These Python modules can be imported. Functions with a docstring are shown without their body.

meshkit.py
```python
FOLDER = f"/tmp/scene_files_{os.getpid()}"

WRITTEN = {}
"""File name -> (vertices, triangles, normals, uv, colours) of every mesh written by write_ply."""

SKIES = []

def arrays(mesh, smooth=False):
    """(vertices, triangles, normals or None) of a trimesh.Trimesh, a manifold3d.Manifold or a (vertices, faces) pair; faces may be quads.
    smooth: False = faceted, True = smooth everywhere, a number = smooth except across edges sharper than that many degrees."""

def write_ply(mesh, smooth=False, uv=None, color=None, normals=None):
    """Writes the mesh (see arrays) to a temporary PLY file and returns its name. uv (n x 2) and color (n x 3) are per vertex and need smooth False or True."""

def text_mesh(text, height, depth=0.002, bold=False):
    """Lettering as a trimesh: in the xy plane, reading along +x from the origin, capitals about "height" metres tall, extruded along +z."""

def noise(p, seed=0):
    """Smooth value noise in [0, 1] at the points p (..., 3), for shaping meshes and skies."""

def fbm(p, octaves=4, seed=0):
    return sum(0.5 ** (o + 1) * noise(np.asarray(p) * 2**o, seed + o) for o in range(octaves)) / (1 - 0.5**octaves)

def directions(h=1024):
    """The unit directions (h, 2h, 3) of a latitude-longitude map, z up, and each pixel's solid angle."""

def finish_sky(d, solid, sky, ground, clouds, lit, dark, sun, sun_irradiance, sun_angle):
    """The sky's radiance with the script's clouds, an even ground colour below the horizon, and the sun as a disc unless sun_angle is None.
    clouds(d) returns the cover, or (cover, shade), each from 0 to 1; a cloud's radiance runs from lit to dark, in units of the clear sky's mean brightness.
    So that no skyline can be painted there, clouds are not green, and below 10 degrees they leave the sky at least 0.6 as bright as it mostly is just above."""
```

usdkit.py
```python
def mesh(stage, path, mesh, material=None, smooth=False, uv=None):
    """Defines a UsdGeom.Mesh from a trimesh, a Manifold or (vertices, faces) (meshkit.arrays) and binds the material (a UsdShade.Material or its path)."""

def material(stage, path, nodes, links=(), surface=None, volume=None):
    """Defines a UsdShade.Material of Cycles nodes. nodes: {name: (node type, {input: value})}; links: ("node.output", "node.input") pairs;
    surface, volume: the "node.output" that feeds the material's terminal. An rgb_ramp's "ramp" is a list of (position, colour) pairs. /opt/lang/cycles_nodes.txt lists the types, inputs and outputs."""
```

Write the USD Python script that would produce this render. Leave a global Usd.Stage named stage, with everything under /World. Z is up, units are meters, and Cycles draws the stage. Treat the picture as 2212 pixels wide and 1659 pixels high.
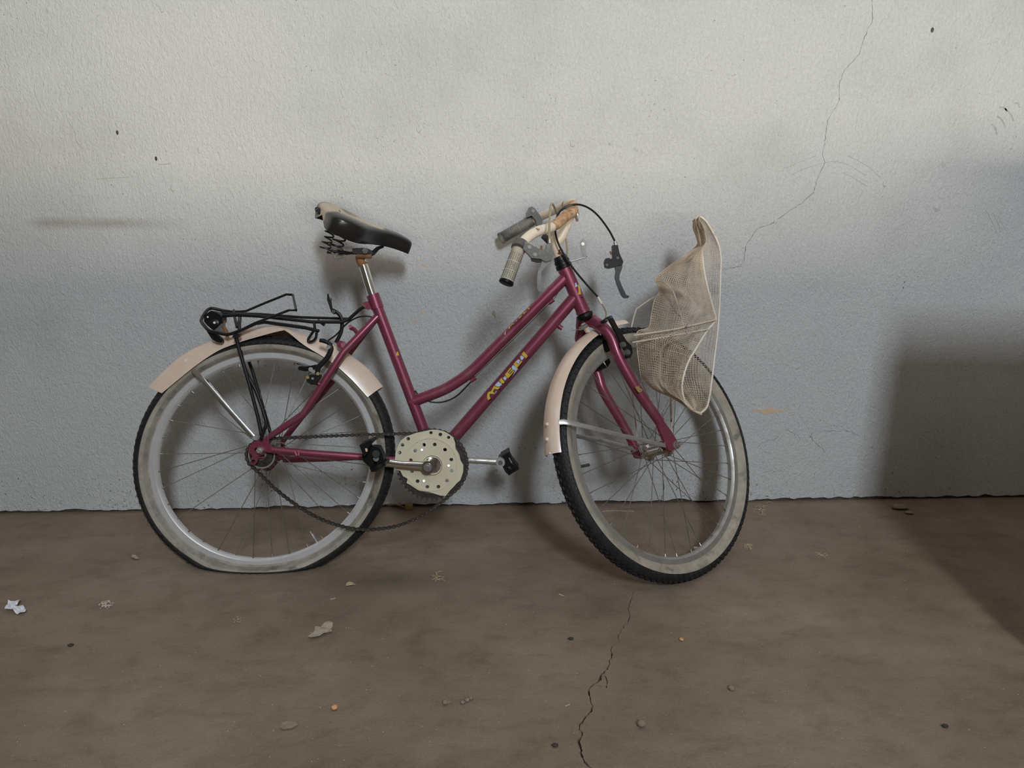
import math, random
import numpy as np, trimesh, usdkit, meshkit
from shapely.geometry import Polygon, LineString, box as sbox
from shapely.ops import unary_union
from pxr import Usd, UsdGeom, UsdLux, UsdShade, Gf, Sdf, Vt

stage = Usd.Stage.CreateInMemory()
UsdGeom.SetStageUpAxis(stage, UsdGeom.Tokens.z)
UsdGeom.SetStageMetersPerUnit(stage, 1.0)
UsdGeom.Xform.Define(stage, '/World')
UsdGeom.Scope.Define(stage, '/World/Looks')

# ------------------------------------------------------------------ camera
def rx(a): c, s = math.cos(a), math.sin(a); return np.array([[1, 0, 0], [0, c, -s], [0, s, c]])
def ry(a): c, s = math.cos(a), math.sin(a); return np.array([[c, 0, s], [0, 1, 0], [-s, 0, c]])
def rz(a): c, s = math.cos(a), math.sin(a); return np.array([[c, -s, 0], [s, c, 0], [0, 0, 1]])
FPX, PITCH, ROLL, CAMH, WYAW = 1630.373, .25818, .0109, .94298, .06532
WALL_Y = 2.1158                                     # the plastered wall's face
CAMROT = rz(-WYAW) @ rx(PITCH).T @ ry(ROLL).T        # camera (right, forward, up) -> world
EYE = np.array([0., 0., CAMH])
cam = UsdGeom.Camera.Define(stage, '/World/camera')
_r, _f, _u = CAMROT.T
cam.AddTransformOp().Set(Gf.Matrix4d(*_r, 0, *_u, 0, *(-_f), 0, *EYE, 1))
cam.CreateHorizontalApertureAttr(36.0)
cam.CreateVerticalApertureAttr(27.0)
cam.CreateFocalLengthAttr(36.0 * FPX / 2212)
cam.CreateClippingRangeAttr((.05, 100.))
cam.CreateExposureAttr(0.08)

# ------------------------------------------------------------------ lights: daylight through the openings behind the camera
def rect_light(name, pos, w, h, aim, power, color):
    l = UsdLux.RectLight.Define(stage, '/World/' + name)
    z = np.array(pos, float) - np.array(aim, float); z /= np.linalg.norm(z)
    x = np.cross([0, 0, 1], z); x /= np.linalg.norm(x); y = np.cross(z, x)
    l.AddTransformOp().Set(Gf.Matrix4d(*x, 0, *y, 0, *z, 0, *pos, 1))
    l.CreateWidthAttr(w); l.CreateHeightAttr(h); l.CreateIntensityAttr(power); l.CreateColorAttr(Gf.Vec3f(*color))
FRONT_Y = -3.2
rect_light('high_window_light', (.80, FRONT_Y - .02, 3.5), .55, 1.1, (.80, 0, 3.5), 100., (.80, .90, 1.0))
rect_light('yard_light', (.7, FRONT_Y - .02, .785), 3.4, .27, (.7, 0, .785), 50., (1.0, .915, .75))
rect_light('roof_light', (.1, -.75, 4.29), 2.0, .8, (.1, -.7501, 0), 3.4, (.93, .96, 1.0))

# ------------------------------------------------------------------ materials
MATS = {}
def M(name, c1, c2=None, ns=20., rough=.5, metal=0., bump=0., bs=200., bd=.0004, coat=0., c3=None, n3=30., t3=(.55, .62), spec=.5, stretch=None, rough2=None, detail=4.):
    path = '/World/Looks/' + name
    n = {'tc': ('texture_coordinate', {}), 'p': ('principled_bsdf', {'roughness': rough, 'metallic': metal, 'coat_weight': coat, 'coat_roughness': .15, 'specular_ior_level': spec})}
    L = []
    vec = 'tc.object'
    if stretch:
        n['map'] = ('mapping', {'scale': stretch}); L.append(('tc.object', 'map.vector')); vec = 'map.vector'
    if c2 is None: n['p'][1]['base_color'] = c1
    else:
        n['n1'] = ('noise_texture', {'scale': ns, 'detail': detail, 'roughness': .6}); L.append((vec, 'n1.vector'))
        n['r1'] = ('rgb_ramp', {'ramp': [(.32, c1), (.68, c2)]}); L.append(('n1.fac', 'r1.fac'))
        out = 'r1.color'
        if c3 is not None:
            n['n3'] = ('noise_texture', {'scale': n3, 'detail': 5., 'roughness': .65}); L.append((vec, 'n3.vector'))
            n['r3'] = ('rgb_ramp', {'ramp': [(t3[0], (0, 0, 0)), (t3[1], (1, 1, 1))]}); L.append(('n3.fac', 'r3.fac'))
            n['m3'] = ('mix', {'color2': c3}); L += [(out, 'm3.color1'), ('r3.color', 'm3.fac')]; out = 'm3.color'
            if rough2 is not None:
                n['mr'] = ('map_range', {'to_min': rough, 'to_max': rough2, 'from_min': t3[0], 'from_max': t3[1], 'clamp': True}); L += [('n3.fac', 'mr.value'), ('mr.result', 'p.roughness')]
        L.append((out, 'p.base_color'))
    if bump:
        n['nb'] = ('noise_texture', {'scale': bs, 'detail': 3.}); L.append((vec, 'nb.vector'))
        n['b'] = ('bump', {'strength': bump, 'distance': bd}); L += [('nb.fac', 'b.height'), ('b.normal', 'p.normal')]
    MATS[name] = usdkit.material(stage, path, n, L, surface='p.BSDF')
    return MATS[name]

M('magenta_paint', (.195, .024, .056), (.30, .072, .115), ns=1100., rough=.40, metal=.45, coat=.3, c3=(.20, .11, .095), n3=26., t3=(.54, .80), rough2=.62, bump=.12, bs=900., bd=.0002)
M('cream_paint', (.70, .52, .40), (.77, .60, .48), ns=14., rough=.32, c3=(.16, .10, .07), n3=60., t3=(.70, .76), coat=.2, rough2=.7)
M('ivory_paint', (.72, .60, .47), (.80, .70, .57), ns=16., rough=.35, c3=(.23, .10, .04), n3=38., t3=(.60, .68), rough2=.8)
M('ivory_rusty', (.70, .58, .45), (.76, .66, .53), ns=16., rough=.5, c3=(.15, .065, .025), n3=30., t3=(.47, .52), rough2=.85)
M('rusty_paint', (.42, .19, .06), (.62, .42, .27), ns=60., rough=.7, c3=(.16, .07, .03), n3=70., t3=(.52, .66), bump=.5, bs=300.)
M('rust', (.13, .06, .03), (.26, .12, .05), ns=90., rough=.85, bump=.5, bs=400.)
M('guard_plastic', (.62, .55, .38), (.70, .63, .46), ns=18., rough=.5, c3=(.36, .29, .18), n3=45., t3=(.66, .80))
M('chrome', (.72, .70, .66), (.80, .78, .75), ns=40., rough=.16, metal=1., c3=(.22, .10, .045), n3=50., t3=(.62, .74), rough2=.75)
M('chrome_rusty', (.74, .72, .68), (.66, .62, .56), ns=40., rough=.18, metal=1., c3=(.20, .08, .035), n3=38., t3=(.50, .62), rough2=.8)
M('aluminium', (.68, .67, .66), (.58, .57, .56), ns=30., rough=.30, metal=1., c3=(.40, .34, .28), n3=30., t3=(.60, .78), rough2=.55)
M('aluminium_bright', (.88, .88, .87), (.80, .79, .77), ns=30., rough=.34, metal=.6, c3=(.50, .44, .38), n3=26., t3=(.62, .80), rough2=.6)
M('aluminium_dusty', (.42, .40, .37), (.50, .48, .45), ns=30., rough=.42, metal=.75, c3=(.30, .25, .19), n3=22., t3=(.50, .72), rough2=.7)
M('steel_wire', (.38, .36, .33), (.28, .25, .21), ns=60., rough=.4, metal=.85)
M('tread_rubber', (.012, .0115, .011), (.024, .022, .020), ns=40., rough=.62, spec=.35, c3=(.07, .06, .05), n3=35., t3=(.60, .85), bump=.3, bs=250., bd=.0006)
M('sidewall_rubber', (.29, .245, .19), (.43, .375, .30), ns=24., rough=.75, c3=(.15, .125, .10), n3=20., t3=(.52, .68), bump=.2, bs=160.)
M('sidewall_dark', (.20, .175, .15), (.34, .30, .25), ns=24., rough=.75, c3=(.10, .085, .07), n3=18., t3=(.55, .7), bump=.2, bs=160.)
M('black_metal', (.006, .006, .0065), (.013, .012, .012), ns=60., rough=.42, c3=(.06, .05, .038), n3=55., t3=(.64, .80), rough2=.7, spec=.35)
M('black_plastic', (.004, .004, .004), (.009, .0085, .008), ns=50., rough=.45, spec=.18, c3=(.04, .034, .027), n3=45., t3=(.58, .8), rough2=.75)
M('gray_plastic', (.075, .070, .062), (.11, .103, .092), ns=30., rough=.55, c3=(.24, .215, .18), n3=40., t3=(.55, .75))
M('lever_gray', (.12, .118, .112), (.17, .165, .16), ns=40., rough=.5, metal=.2)
M('grip_tan', (.36, .31, .235), (.44, .39, .31), ns=30., rough=.7, c3=(.10, .09, .075), n3=30., t3=(.55, .75))
M('grip_dark', (.19, .175, .15), (.27, .245, .20), ns=30., rough=.6, c3=(.035, .033, .03), n3=22., t3=(.50, .66))
M('chain_steel', (.030, .024, .020), (.075, .06, .05), ns=120., rough=.5, metal=.5)
M('pin_steel', (.40, .36, .31), rough=.35, metal=1.)
M('net_wire', (.44, .335, .235), (.60, .485, .365), ns=30., rough=.6, c3=(.24, .17, .12), n3=22., t3=(.55, .75))
M('basket_rim', (.74, .64, .53), (.82, .73, .62), ns=30., rough=.5, c3=(.42, .32, .23), n3=40., t3=(.62, .74))
M('beige_wire', (.55, .44, .33), (.64, .53, .42), ns=40., rough=.55, c3=(.12, .06, .04), n3=30., t3=(.60, .68))
M('cable_black', (.010, .010, .010), rough=.35)
M('cable_tan', (.33, .25, .15), rough=.5)
M('cable_steel', (.05, .048, .045), rough=.4, metal=.6)
M('dull_steel', (.16, .155, .145), (.22, .21, .20), ns=60., rough=.55, metal=.5)
M('dull_brass', (.22, .16, .06), rough=.55, metal=.5)
M('brass', (.50, .36, .14), rough=.3, metal=1.)
M('decal_yellow', (.66, .43, .035), (.60, .38, .04), ns=60., rough=.4)
M('decal_blue', (.46, .55, .68), rough=.4)
M('decal_black', (.008, .008, .008), rough=.4)
M('decal_gold', (.40, .33, .08), (.20, .05, .06), ns=300., rough=.5)
M('dark_hole', (.004, .004, .004), rough=.9)
M('dry_leaf', (.36, .29, .22), (.46, .38, .30), ns=60., rough=.85, c3=(.12, .08, .05), n3=90., t3=(.62, .72))
M('straw', (.46, .36, .21), (.58, .47, .30), ns=80., rough=.8)
M('white_scrap', (.72, .71, .76), (.80, .79, .82), ns=60., rough=.7, c3=(.42, .36, .34), n3=70., t3=(.62, .75))
M('plastic_amber', (.26, .17, .05), (.36, .25, .09), ns=30., rough=.25)
M('crumb', (.46, .37, .28), (.60, .51, .41), ns=150., rough=.85)
M('clod', (.22, .165, .115), (.31, .24, .175), ns=90., rough=.9, bump=.6, bs=300.)
M('dark_bit', (.03, .024, .02), (.06, .05, .04), ns=100., rough=.8)
M('orange_stone', (.62, .30, .12), (.75, .42, .2), ns=200., rough=.6)
M('old_plaster', (.60, .42, .27), (.70, .53, .36), ns=60., rough=.9)
M('pencil', (.29, .285, .275), (.46, .455, .44), ns=160., rough=.9)
M('wood', (.20, .12, .06), (.28, .17, .09), ns=6., rough=.6, stretch=(6., 6., .6))
M('ceiling_paint', (.22, .20, .175), (.26, .24, .21), ns=3., rough=.9)
M('side_wall_paint', (.17, .145, .12), (.22, .19, .16), ns=3., rough=.9)
M('frame_paint', (.30, .28, .25), rough=.6)
M('footing', (.05, .038, .028), (.10, .08, .06), ns=60., rough=.95)

# saddle vinyl: black, dusted cream where the top faces up (a layer of dust lies there; it has its own edge)
usdkit.material(stage, '/World/Looks/saddle_vinyl', {
    'tc': ('texture_coordinate', {}), 'a': ('attribute', {'attribute': 'dust'}),
    'n': ('noise_texture', {'scale': 45., 'detail': 5.}), 'ad': ('math', {'math_type': 'multiply_add', 'value2': .5, 'value3': -.25}), 'sum': ('math', {'math_type': 'add'}),
    'mr': ('map_range', {'from_min': .25, 'from_max': .62, 'clamp': True}),
    'm': ('mix', {'color1': (.016, .0155, .015), 'color2': (.50, .415, .315)}),
    'rr': ('map_range', {'from_min': .2, 'from_max': .6, 'to_min': .27, 'to_max': .85, 'clamp': True}),
    'nb': ('noise_texture', {'scale': 700., 'detail': 2.}), 'b': ('bump', {'strength': .25, 'distance': .0004}),
    'p': ('principled_bsdf', {'specular_ior_level': .5})},
    [('tc.object', 'n.vector'), ('n.fac', 'ad.value1'), ('a.fac', 'sum.value1'), ('ad.value', 'sum.value2'), ('sum.value', 'mr.value'), ('mr.result', 'm.fac'), ('sum.value', 'rr.value'), ('rr.result', 'p.roughness'),
     ('m.color', 'p.base_color'), ('tc.object', 'nb.vector'), ('nb.fac', 'b.height'), ('b.normal', 'p.normal')], surface='p.BSDF')

# brushed lime plaster
usdkit.material(stage, '/World/Looks/lime_plaster', {
    'g': ('geometry', {}), 'xyz': ('separate_xyz', {}),
    'm1': ('mapping', {'scale': (1., 1., .50), 'rotation': (0., .10, 0.)}),
    'nbr': ('noise_texture', {'scale': 150., 'detail': 6., 'roughness': .68, 'distortion': .25}),
    'nfi': ('noise_texture', {'scale': 330., 'detail': 3.}),
    'nlo': ('noise_texture', {'scale': 5., 'detail': 4.}),
    'vor': ('voronoi_texture', {'scale': 26., 'randomness': 1.}),
    'vr': ('map_range', {'from_min': .0, 'from_max': .16, 'to_min': -1.3, 'to_max': 0., 'clamp': True}),
    'h1': ('math', {'math_type': 'multiply_add', 'value2': .55}), 'h2': ('math', {'math_type': 'multiply_add', 'value2': .8}), 'h3': ('math', {'math_type': 'multiply_add', 'value2': .10}),
    'b': ('bump', {'strength': 1., 'distance': .0060}),
    'ncol': ('noise_texture', {'scale': 1.7, 'detail': 5., 'roughness': .55}),
    'rc': ('rgb_ramp', {'ramp': [(.28, (.545, .54, .525)), (.5, (.65, .648, .635)), (.70, (.70, .692, .67))]}),
    'npx': ('noise_texture', {'scale': 140., 'detail': 3., 'roughness': .7}), 'nmask': ('noise_texture', {'scale': 7., 'detail': 4.}),
    'zr': ('map_range', {'from_min': .0, 'from_max': .30, 'to_min': .075, 'to_max': .0, 'clamp': True}),
    's1': ('math', {'math_type': 'multiply_add', 'value2': .26}), 's2': ('math', {'math_type': 'add'}),
    'sp': ('map_range', {'from_min': .83, 'from_max': .90, 'clamp': True}),
    'mix1': ('mix', {'color2': (.085, .07, .055)}),
    # old rust line where a shelf once stood
    'zl': ('math', {'math_type': 'subtract', 'value2': .832}), 'za': ('math', {'math_type': 'absolute'}), 'zb': ('map_range', {'from_min': .0, 'from_max': .02, 'to_min': 1., 'to_max': 0., 'clamp': True}),
    'xl': ('map_range', {'from_min': -1.16, 'from_max': -1.10, 'clamp': True}), 'xh': ('map_range', {'from_min': -.95, 'from_max': -.72, 'to_min': 1., 'to_max': 0., 'clamp': True}),
    'x1': ('math', {'math_type': 'multiply'}), 'x2': ('math', {'math_type': 'multiply'}), 'x3': ('math', {'math_type': 'multiply'}),
    'mix2': ('mix', {'color2': (.30, .23, .17)}),
    'p': ('principled_bsdf', {'roughness': .92, 'specular_ior_level': .25})},
    [('g.position', 'xyz.vector'), ('g.position', 'm1.vector'), ('m1.vector', 'nbr.vector'), ('m1.vector', 'nfi.vector'), ('g.position', 'nlo.vector'), ('g.position', 'vor.vector'),
     ('vor.distance', 'vr.value'), ('nfi.fac', 'h1.value1'), ('nbr.fac', 'h1.value3'), ('nlo.fac', 'h2.value1'), ('h1.value', 'h2.value3'), ('vr.result', 'h3.value1'), ('h2.value', 'h3.value3'),
     ('h3.value', 'b.height'), ('b.normal', 'p.normal'),
     ('g.position', 'ncol.vector'), ('ncol.fac', 'rc.fac'),
     ('g.position', 'npx.vector'), ('g.position', 'nmask.vector'), ('xyz.z', 'zr.value'), ('nmask.fac', 's1.value1'), ('npx.fac', 's1.value3'), ('s1.value', 's2.value1'), ('zr.result', 's2.value2'), ('s2.value', 'sp.value'),
     ('sp.result', 'mix1.fac'), ('rc.color', 'mix1.color1'),
     ('xyz.z', 'zl.value1'), ('zl.value', 'za.value1'), ('za.value', 'zb.value'), ('xyz.x', 'xl.value'), ('xyz.x', 'xh.value'), ('xl.result', 'x1.value1'), ('xh.result', 'x1.value2'), ('x1.value', 'x2.value1'), ('zb.result', 'x2.value2'), ('x2.value', 'x3.value1'), ('nmask.fac', 'x3.value2'),
     ('x3.value', 'mix2.fac'), ('mix1.color', 'mix2.color1'), ('mix2.color', 'p.base_color')], surface='p.BSDF')

# trodden earth-stained concrete
usdkit.material(stage, '/World/Looks/dirty_concrete', {
    'g': ('geometry', {}),
    'm1': ('mapping', {'scale': (1., 1.7, 1.), 'rotation': (0., 0., -.25)}),
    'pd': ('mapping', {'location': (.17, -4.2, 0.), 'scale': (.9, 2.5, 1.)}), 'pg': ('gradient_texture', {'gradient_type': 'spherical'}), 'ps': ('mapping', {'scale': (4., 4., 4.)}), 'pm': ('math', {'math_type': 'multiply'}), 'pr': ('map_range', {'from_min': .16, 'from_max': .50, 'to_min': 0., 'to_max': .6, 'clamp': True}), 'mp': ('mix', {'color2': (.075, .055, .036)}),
    'nb': ('noise_texture', {'scale': 2.1, 'detail': 6., 'roughness': .62}),
    'nm': ('noise_texture', {'scale': 11., 'detail': 7., 'roughness': .72, 'distortion': .3}),
    'nf': ('noise_texture', {'scale': 210., 'detail': 3., 'roughness': .7}),
    'rc': ('rgb_ramp', {'ramp': [(.30, (.170, .121, .082)), (.5, (.232, .172, .124)), (.70, (.290, .222, .166))]}),
    'rm': ('rgb_ramp', {'ramp': [(.26, (.68, .66, .63)), (.5, (1., 1., 1.)), (.75, (1.12, 1.12, 1.12))]}),
    'mm': ('mix', {'mix_type': 'multiply', 'fac': .85}),
    'rf': ('rgb_ramp', {'ramp': [(.3, (.86, .86, .86)), (.7, (1.12, 1.12, 1.12))]}), 'mf': ('mix', {'mix_type': 'multiply', 'fac': .8}),
    'vo': ('voronoi_texture', {'scale': 60.}), 'vn': ('noise_texture', {'scale': 60.}), 'vm': ('math', {'math_type': 'multiply_add', 'value2': .16}), 'vr': ('map_range', {'from_min': .098, 'from_max': .118, 'to_min': 1., 'to_max': 0., 'clamp': True}),
    'mv': ('mix', {'color2': (.055, .042, .032)}),
    'h1': ('math', {'math_type': 'multiply_add', 'value2': .12}), 'b': ('bump', {'strength': .6, 'distance': .0055}),
    'p': ('principled_bsdf', {'roughness': .85, 'specular_ior_level': .3})},
    [('g.position', 'nb.vector'), ('g.position', 'm1.vector'), ('m1.vector', 'nm.vector'), ('g.position', 'nf.vector'), ('nb.fac', 'rc.fac'), ('nm.fac', 'rm.fac'), ('nf.fac', 'rf.fac'),
     ('rc.color', 'mm.color1'), ('rm.color', 'mm.color2'), ('mm.color', 'mf.color1'), ('rf.color', 'mf.color2'),
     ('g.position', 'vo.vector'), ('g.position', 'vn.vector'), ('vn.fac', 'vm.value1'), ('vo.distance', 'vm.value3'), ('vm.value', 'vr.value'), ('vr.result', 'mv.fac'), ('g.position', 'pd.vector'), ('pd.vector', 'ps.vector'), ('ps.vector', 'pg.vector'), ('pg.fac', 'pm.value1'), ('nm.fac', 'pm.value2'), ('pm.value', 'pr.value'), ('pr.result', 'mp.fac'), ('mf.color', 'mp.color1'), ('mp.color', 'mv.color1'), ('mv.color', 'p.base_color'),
     ('nf.fac', 'h1.value1'), ('nm.fac', 'h1.value3'), ('h1.value', 'b.height'), ('b.normal', 'p.normal')], surface='p.BSDF')

# ------------------------------------------------------------------ prim helpers
USED = {}
def numbered(parent, name):
    k = USED.get((parent, name), 0); USED[(parent, name)] = k + 1
    return f'{parent}/{name}' + (f'_{k:03d}' if k else '')
def meta(p, label=None, cat=None, group=None, kind=None):
    for k, v in (('label', label), ('category', cat), ('group', group), ('kind', kind)):
        if v: p.SetCustomDataByKey(k, v)
    return p
def obj(name, m, mat, parent='/World', smooth=38, **kw):
    path = numbered(str(parent), name)
    if isinstance(m, list): m = trimesh.util.concatenate(m)
    g = usdkit.mesh(stage, path, m, '/World/Looks/' + mat, smooth=smooth)
    meta(g.GetPrim(), **kw)
    return path
def grp(name, parent='/World', **kw):
    path = numbered(str(parent), name)
    x = UsdGeom.Xform.Define(stage, path); meta(x.GetPrim(), **kw)
    return path
def thing(name, m, mat, label, cat, group=None, kind=None, smooth=38):
    """A one-mesh thing whose origin is moved to its base."""
    if isinstance(m, list): m = trimesh.util.concatenate(m)
    group = group or {'dried_leaf': 'dried leaves', 'pebble': 'pebbles on the floor', 'straw_stem': 'straw stalks on the floor', 'dirt_clod': 'dirt clods on the floor', 'dark_crumb': 'dark crumbs on the floor'}.get(name)
    m = m.copy(); b = m.bounds; o = np.array([*(b.mean(0)[:2]), b[0][2]]); m.apply_translation(-o)
    path = obj(name, m, mat, smooth=smooth, label=label, cat=cat, group=group, kind=kind)
    UsdGeom.Xformable(stage.GetPrimAtPath(path)).AddTranslateOp().Set(Gf.Vec3d(*map(float, o)))
    return path

# ------------------------------------------------------------------ geometry helpers
def TM(v, f): return trimesh.Trimesh(np.asarray(v, float), np.asarray(f, int), process=False)
def unit(v): v = np.asarray(v, float); return v / max(np.linalg.norm(v), 1e-12)
def spline(pts, n=6):
    P = np.asarray(pts, float)
    if len(P) < 3: return P
    E = np.vstack([2 * P[0] - P[1], P, 2 * P[-1] - P[-2]]); out = []
    for i in range(1, len(E) - 2):
        t = np.linspace(0, 1, n, endpoint=False)[:, None]; a, b, c, d = E[i - 1:i + 3]
        out.append(.5 * (2 * b + (c - a) * t + (2 * a - 5 * b + 4 * c - d) * t ** 2 + (3 * b - a - 3 * c + d) * t ** 3))
    return np.vstack(out + [P[-1:]])
def tube(pts, r, n=10, closed=False, flat=1., flat_dir=None):
    """A swept tube; flat < 1 squeezes the section along flat_dir."""
    P = np.asarray(pts, float); k = len(P); r = np.broadcast_to(np.asarray(r, float), (k,))
    T = np.array([unit((P[(i + 1) % k] if closed or i < k - 1 else P[i]) - (P[i - 1] if closed or i > 0 else P[i])) for i in range(k)])
    ref = np.array([0, 1., 0]) if flat_dir is None else unit(flat_dir)
    if abs(ref @ T[0]) > .95: ref = np.array([1., 0, 0])
    u = unit(ref - (ref @ T[0]) * T[0]); V = []
    a = np.linspace(0, 2 * np.pi, n, endpoint=False)
    for i in range(k):
        if flat_dir is None: u = unit(u - (u @ T[i]) * T[i])
        else: u = unit(ref - (ref @ T[i]) * T[i])
        w = np.cross(T[i], u)
        V.append(P[i] + r[i] * (np.cos(a)[:, None] * u * flat + np.sin(a)[:, None] * w))
    V = np.vstack(V); F = []
    for i in range(k if closed else k - 1):
        j = (i + 1) % k
        for q in range(n):
            s = (q + 1) % n
            F += [[i * n + q, i * n + s, j * n + s], [i * n + q, j * n + s, j * n + q]]
    if not closed:
        V = np.vstack([V, P[0], P[-1]]); c0, c1 = k * n, k * n + 1
        for q in range(n):
            s = (q + 1) % n
            F += [[c0, s, q], [c1, (k - 1) * n + q, (k - 1) * n + s]]
    return TM(V, F)
def rod(a, b, r, n=10, r2=None): return tube([a, b], [r, r if r2 is None else r2], n)
def ball(c, r, sub=2, sc=(1, 1, 1)):
    m = trimesh.creation.icosphere(sub, 1.); m.vertices *= np.array(sc) * r; m.apply_translation(c); return m
def boxm(lo, hi):
    m = trimesh.creation.box(np.subtract(hi, lo)); m.apply_translation(np.add(lo, hi) / 2); return m
def lathe(prof, n=96, center=(0, 0, 0), closed=True, axis='y', sx=1., sz=1.):
    """prof: (radius, along-axis) pairs; turned about the axis."""
    prof = np.asarray(prof, float); k = len(prof); a = np.linspace(0, 2 * np.pi, n, endpoint=False)
    V = np.array([[sx * r * math.cos(t), y, sz * r * math.sin(t)] for t in a for r, y in prof]); F = []
    for i in range(n):
        j = (i + 1) % n
        for q in range(k if closed else k - 1):
            s = (q + 1) % k
            F += [[i * k + q, j * k + s, i * k + s], [i * k + q, j * k + q, j * k + s]]
    if axis == 'z': V = V[:, [0, 2, 1]]; F = [f[::-1] for f in F]
    m = TM(V + np.asarray(center), F)
    if m.volume < 0: m.invert()
    return m
def prism(poly, y0, y1):
    """Extrudes a polygon of the (x, z) plane from y0 to y1."""
    out = []
    for g in getattr(poly, 'geoms', [poly]):
        if g.is_empty or g.area < 1e-9: continue
        m = trimesh.creation.extrude_polygon(g, y1 - y0, engine='earcut')
        v = m.vertices.copy(); m.vertices = np.c_[v[:, 0], v[:, 2] + y0, v[:, 1]]; m.invert(); out.append(m)
    return trimesh.util.concatenate(out)
def zoom(x0, y0, s): return lambda *p: [(x0 + x / s, y0 + y / s) for x, y in p]
Z1, Z2, Z3, Z4 = zoom(400, 400, 3.95), zoom(1040, 400, 5.027), zoom(1140, 640, 4.424), zoom(1340, 440, 3.457)
Z5, Z6, Z7, Z8 = zoom(520, 820, 3.456), zoom(760, 560, 3.95), zoom(280, 680, 2.86), zoom(1140, 780, 3.19)
ZA, ZB, ZD, ZR = zoom(280, 720, 6.38), zoom(580, 700, 5.925), zoom(520, 900, 12.76), zoom(420, 620, 9.217)

# ------------------------------------------------------------------ the bicycle's own space: x forward, y to its left (the wall side), z up, origin at the rear axle
def rot_about(u, a):
    u = unit(u); K = np.array([[0, -u[2], u[1]], [u[2], 0, -u[0]], [-u[1], u[0], 0]])
    return np.eye(3) + math.sin(a) * K + (1 - math.cos(a)) * K @ K
LEAN, HEAD, STEER, HA, WB, HUBH = .17809, .01003, .61968, 1.14179, .99029, .30458
BR = rz(-WYAW) @ rz(HEAD) @ rx(-LEAN)
BO = rz(-WYAW) @ (np.array([-.60848, 1.73009, 0]) + rz(HEAD) @ rx(-LEAN) @ np.array([0, 0, HUBH]))
_off = np.array([math.sin(HA), 0, math.cos(HA)]) * .045
AX = np.array([-math.cos(HA), 0, math.sin(HA)])
S0 = rot_about(AX, STEER)
FH = np.array([WB, 0, 0]) - _off + S0 @ _off          # front hub
FS = S0 @ rx(-.09772) @ rz(.02618)                     # front wheel and fork (slightly bent)
def ray(px, py): return CAMROT @ np.array([(px - 1106) / FPX, 1., -(py - 829.5) / FPX])
def B(px, py, y=0.):
    """The point of the bicycle's space seen at that pixel on its plane y."""
    v = ray(px, py); n = BR[:, 1]; t = (n @ BO + y - n @ EYE) / (n @ v)
    return BR.T @ (EYE + t * v - BO)
def F(px, py, y=0.):
    """The same on a plane of the steered fork."""
    R, O = BR @ FS, BO + BR @ FH; v = ray(px, py); n = R[:, 1]; t = (n @ O + y - n @ EYE) / (n @ v)
    return BR.T @ (EYE + t * v - BO)
def fl(p): return FH + np.asarray(p, float) @ FS.T      # fork space -> bicycle space
def Fl(px, py, y=0.): return FS.T @ (F(px, py, y) - FH)  # pixel -> fork space
def on_floor(px, py, z=0.): v = ray(px, py); return EYE + v * ((z - EYE[2]) / v[2])
def on_wall(px, py, y=WALL_Y): v = ray(px, py); return EYE + v * (y / v[1])
def pB(pts, y=0.): return [B(*p[:2], p[2] if len(p) > 2 else y) for p in pts]
def pF(pts, y=0.): return [F(*p[:2], p[2] if len(p) > 2 else y) for p in pts]
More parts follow.
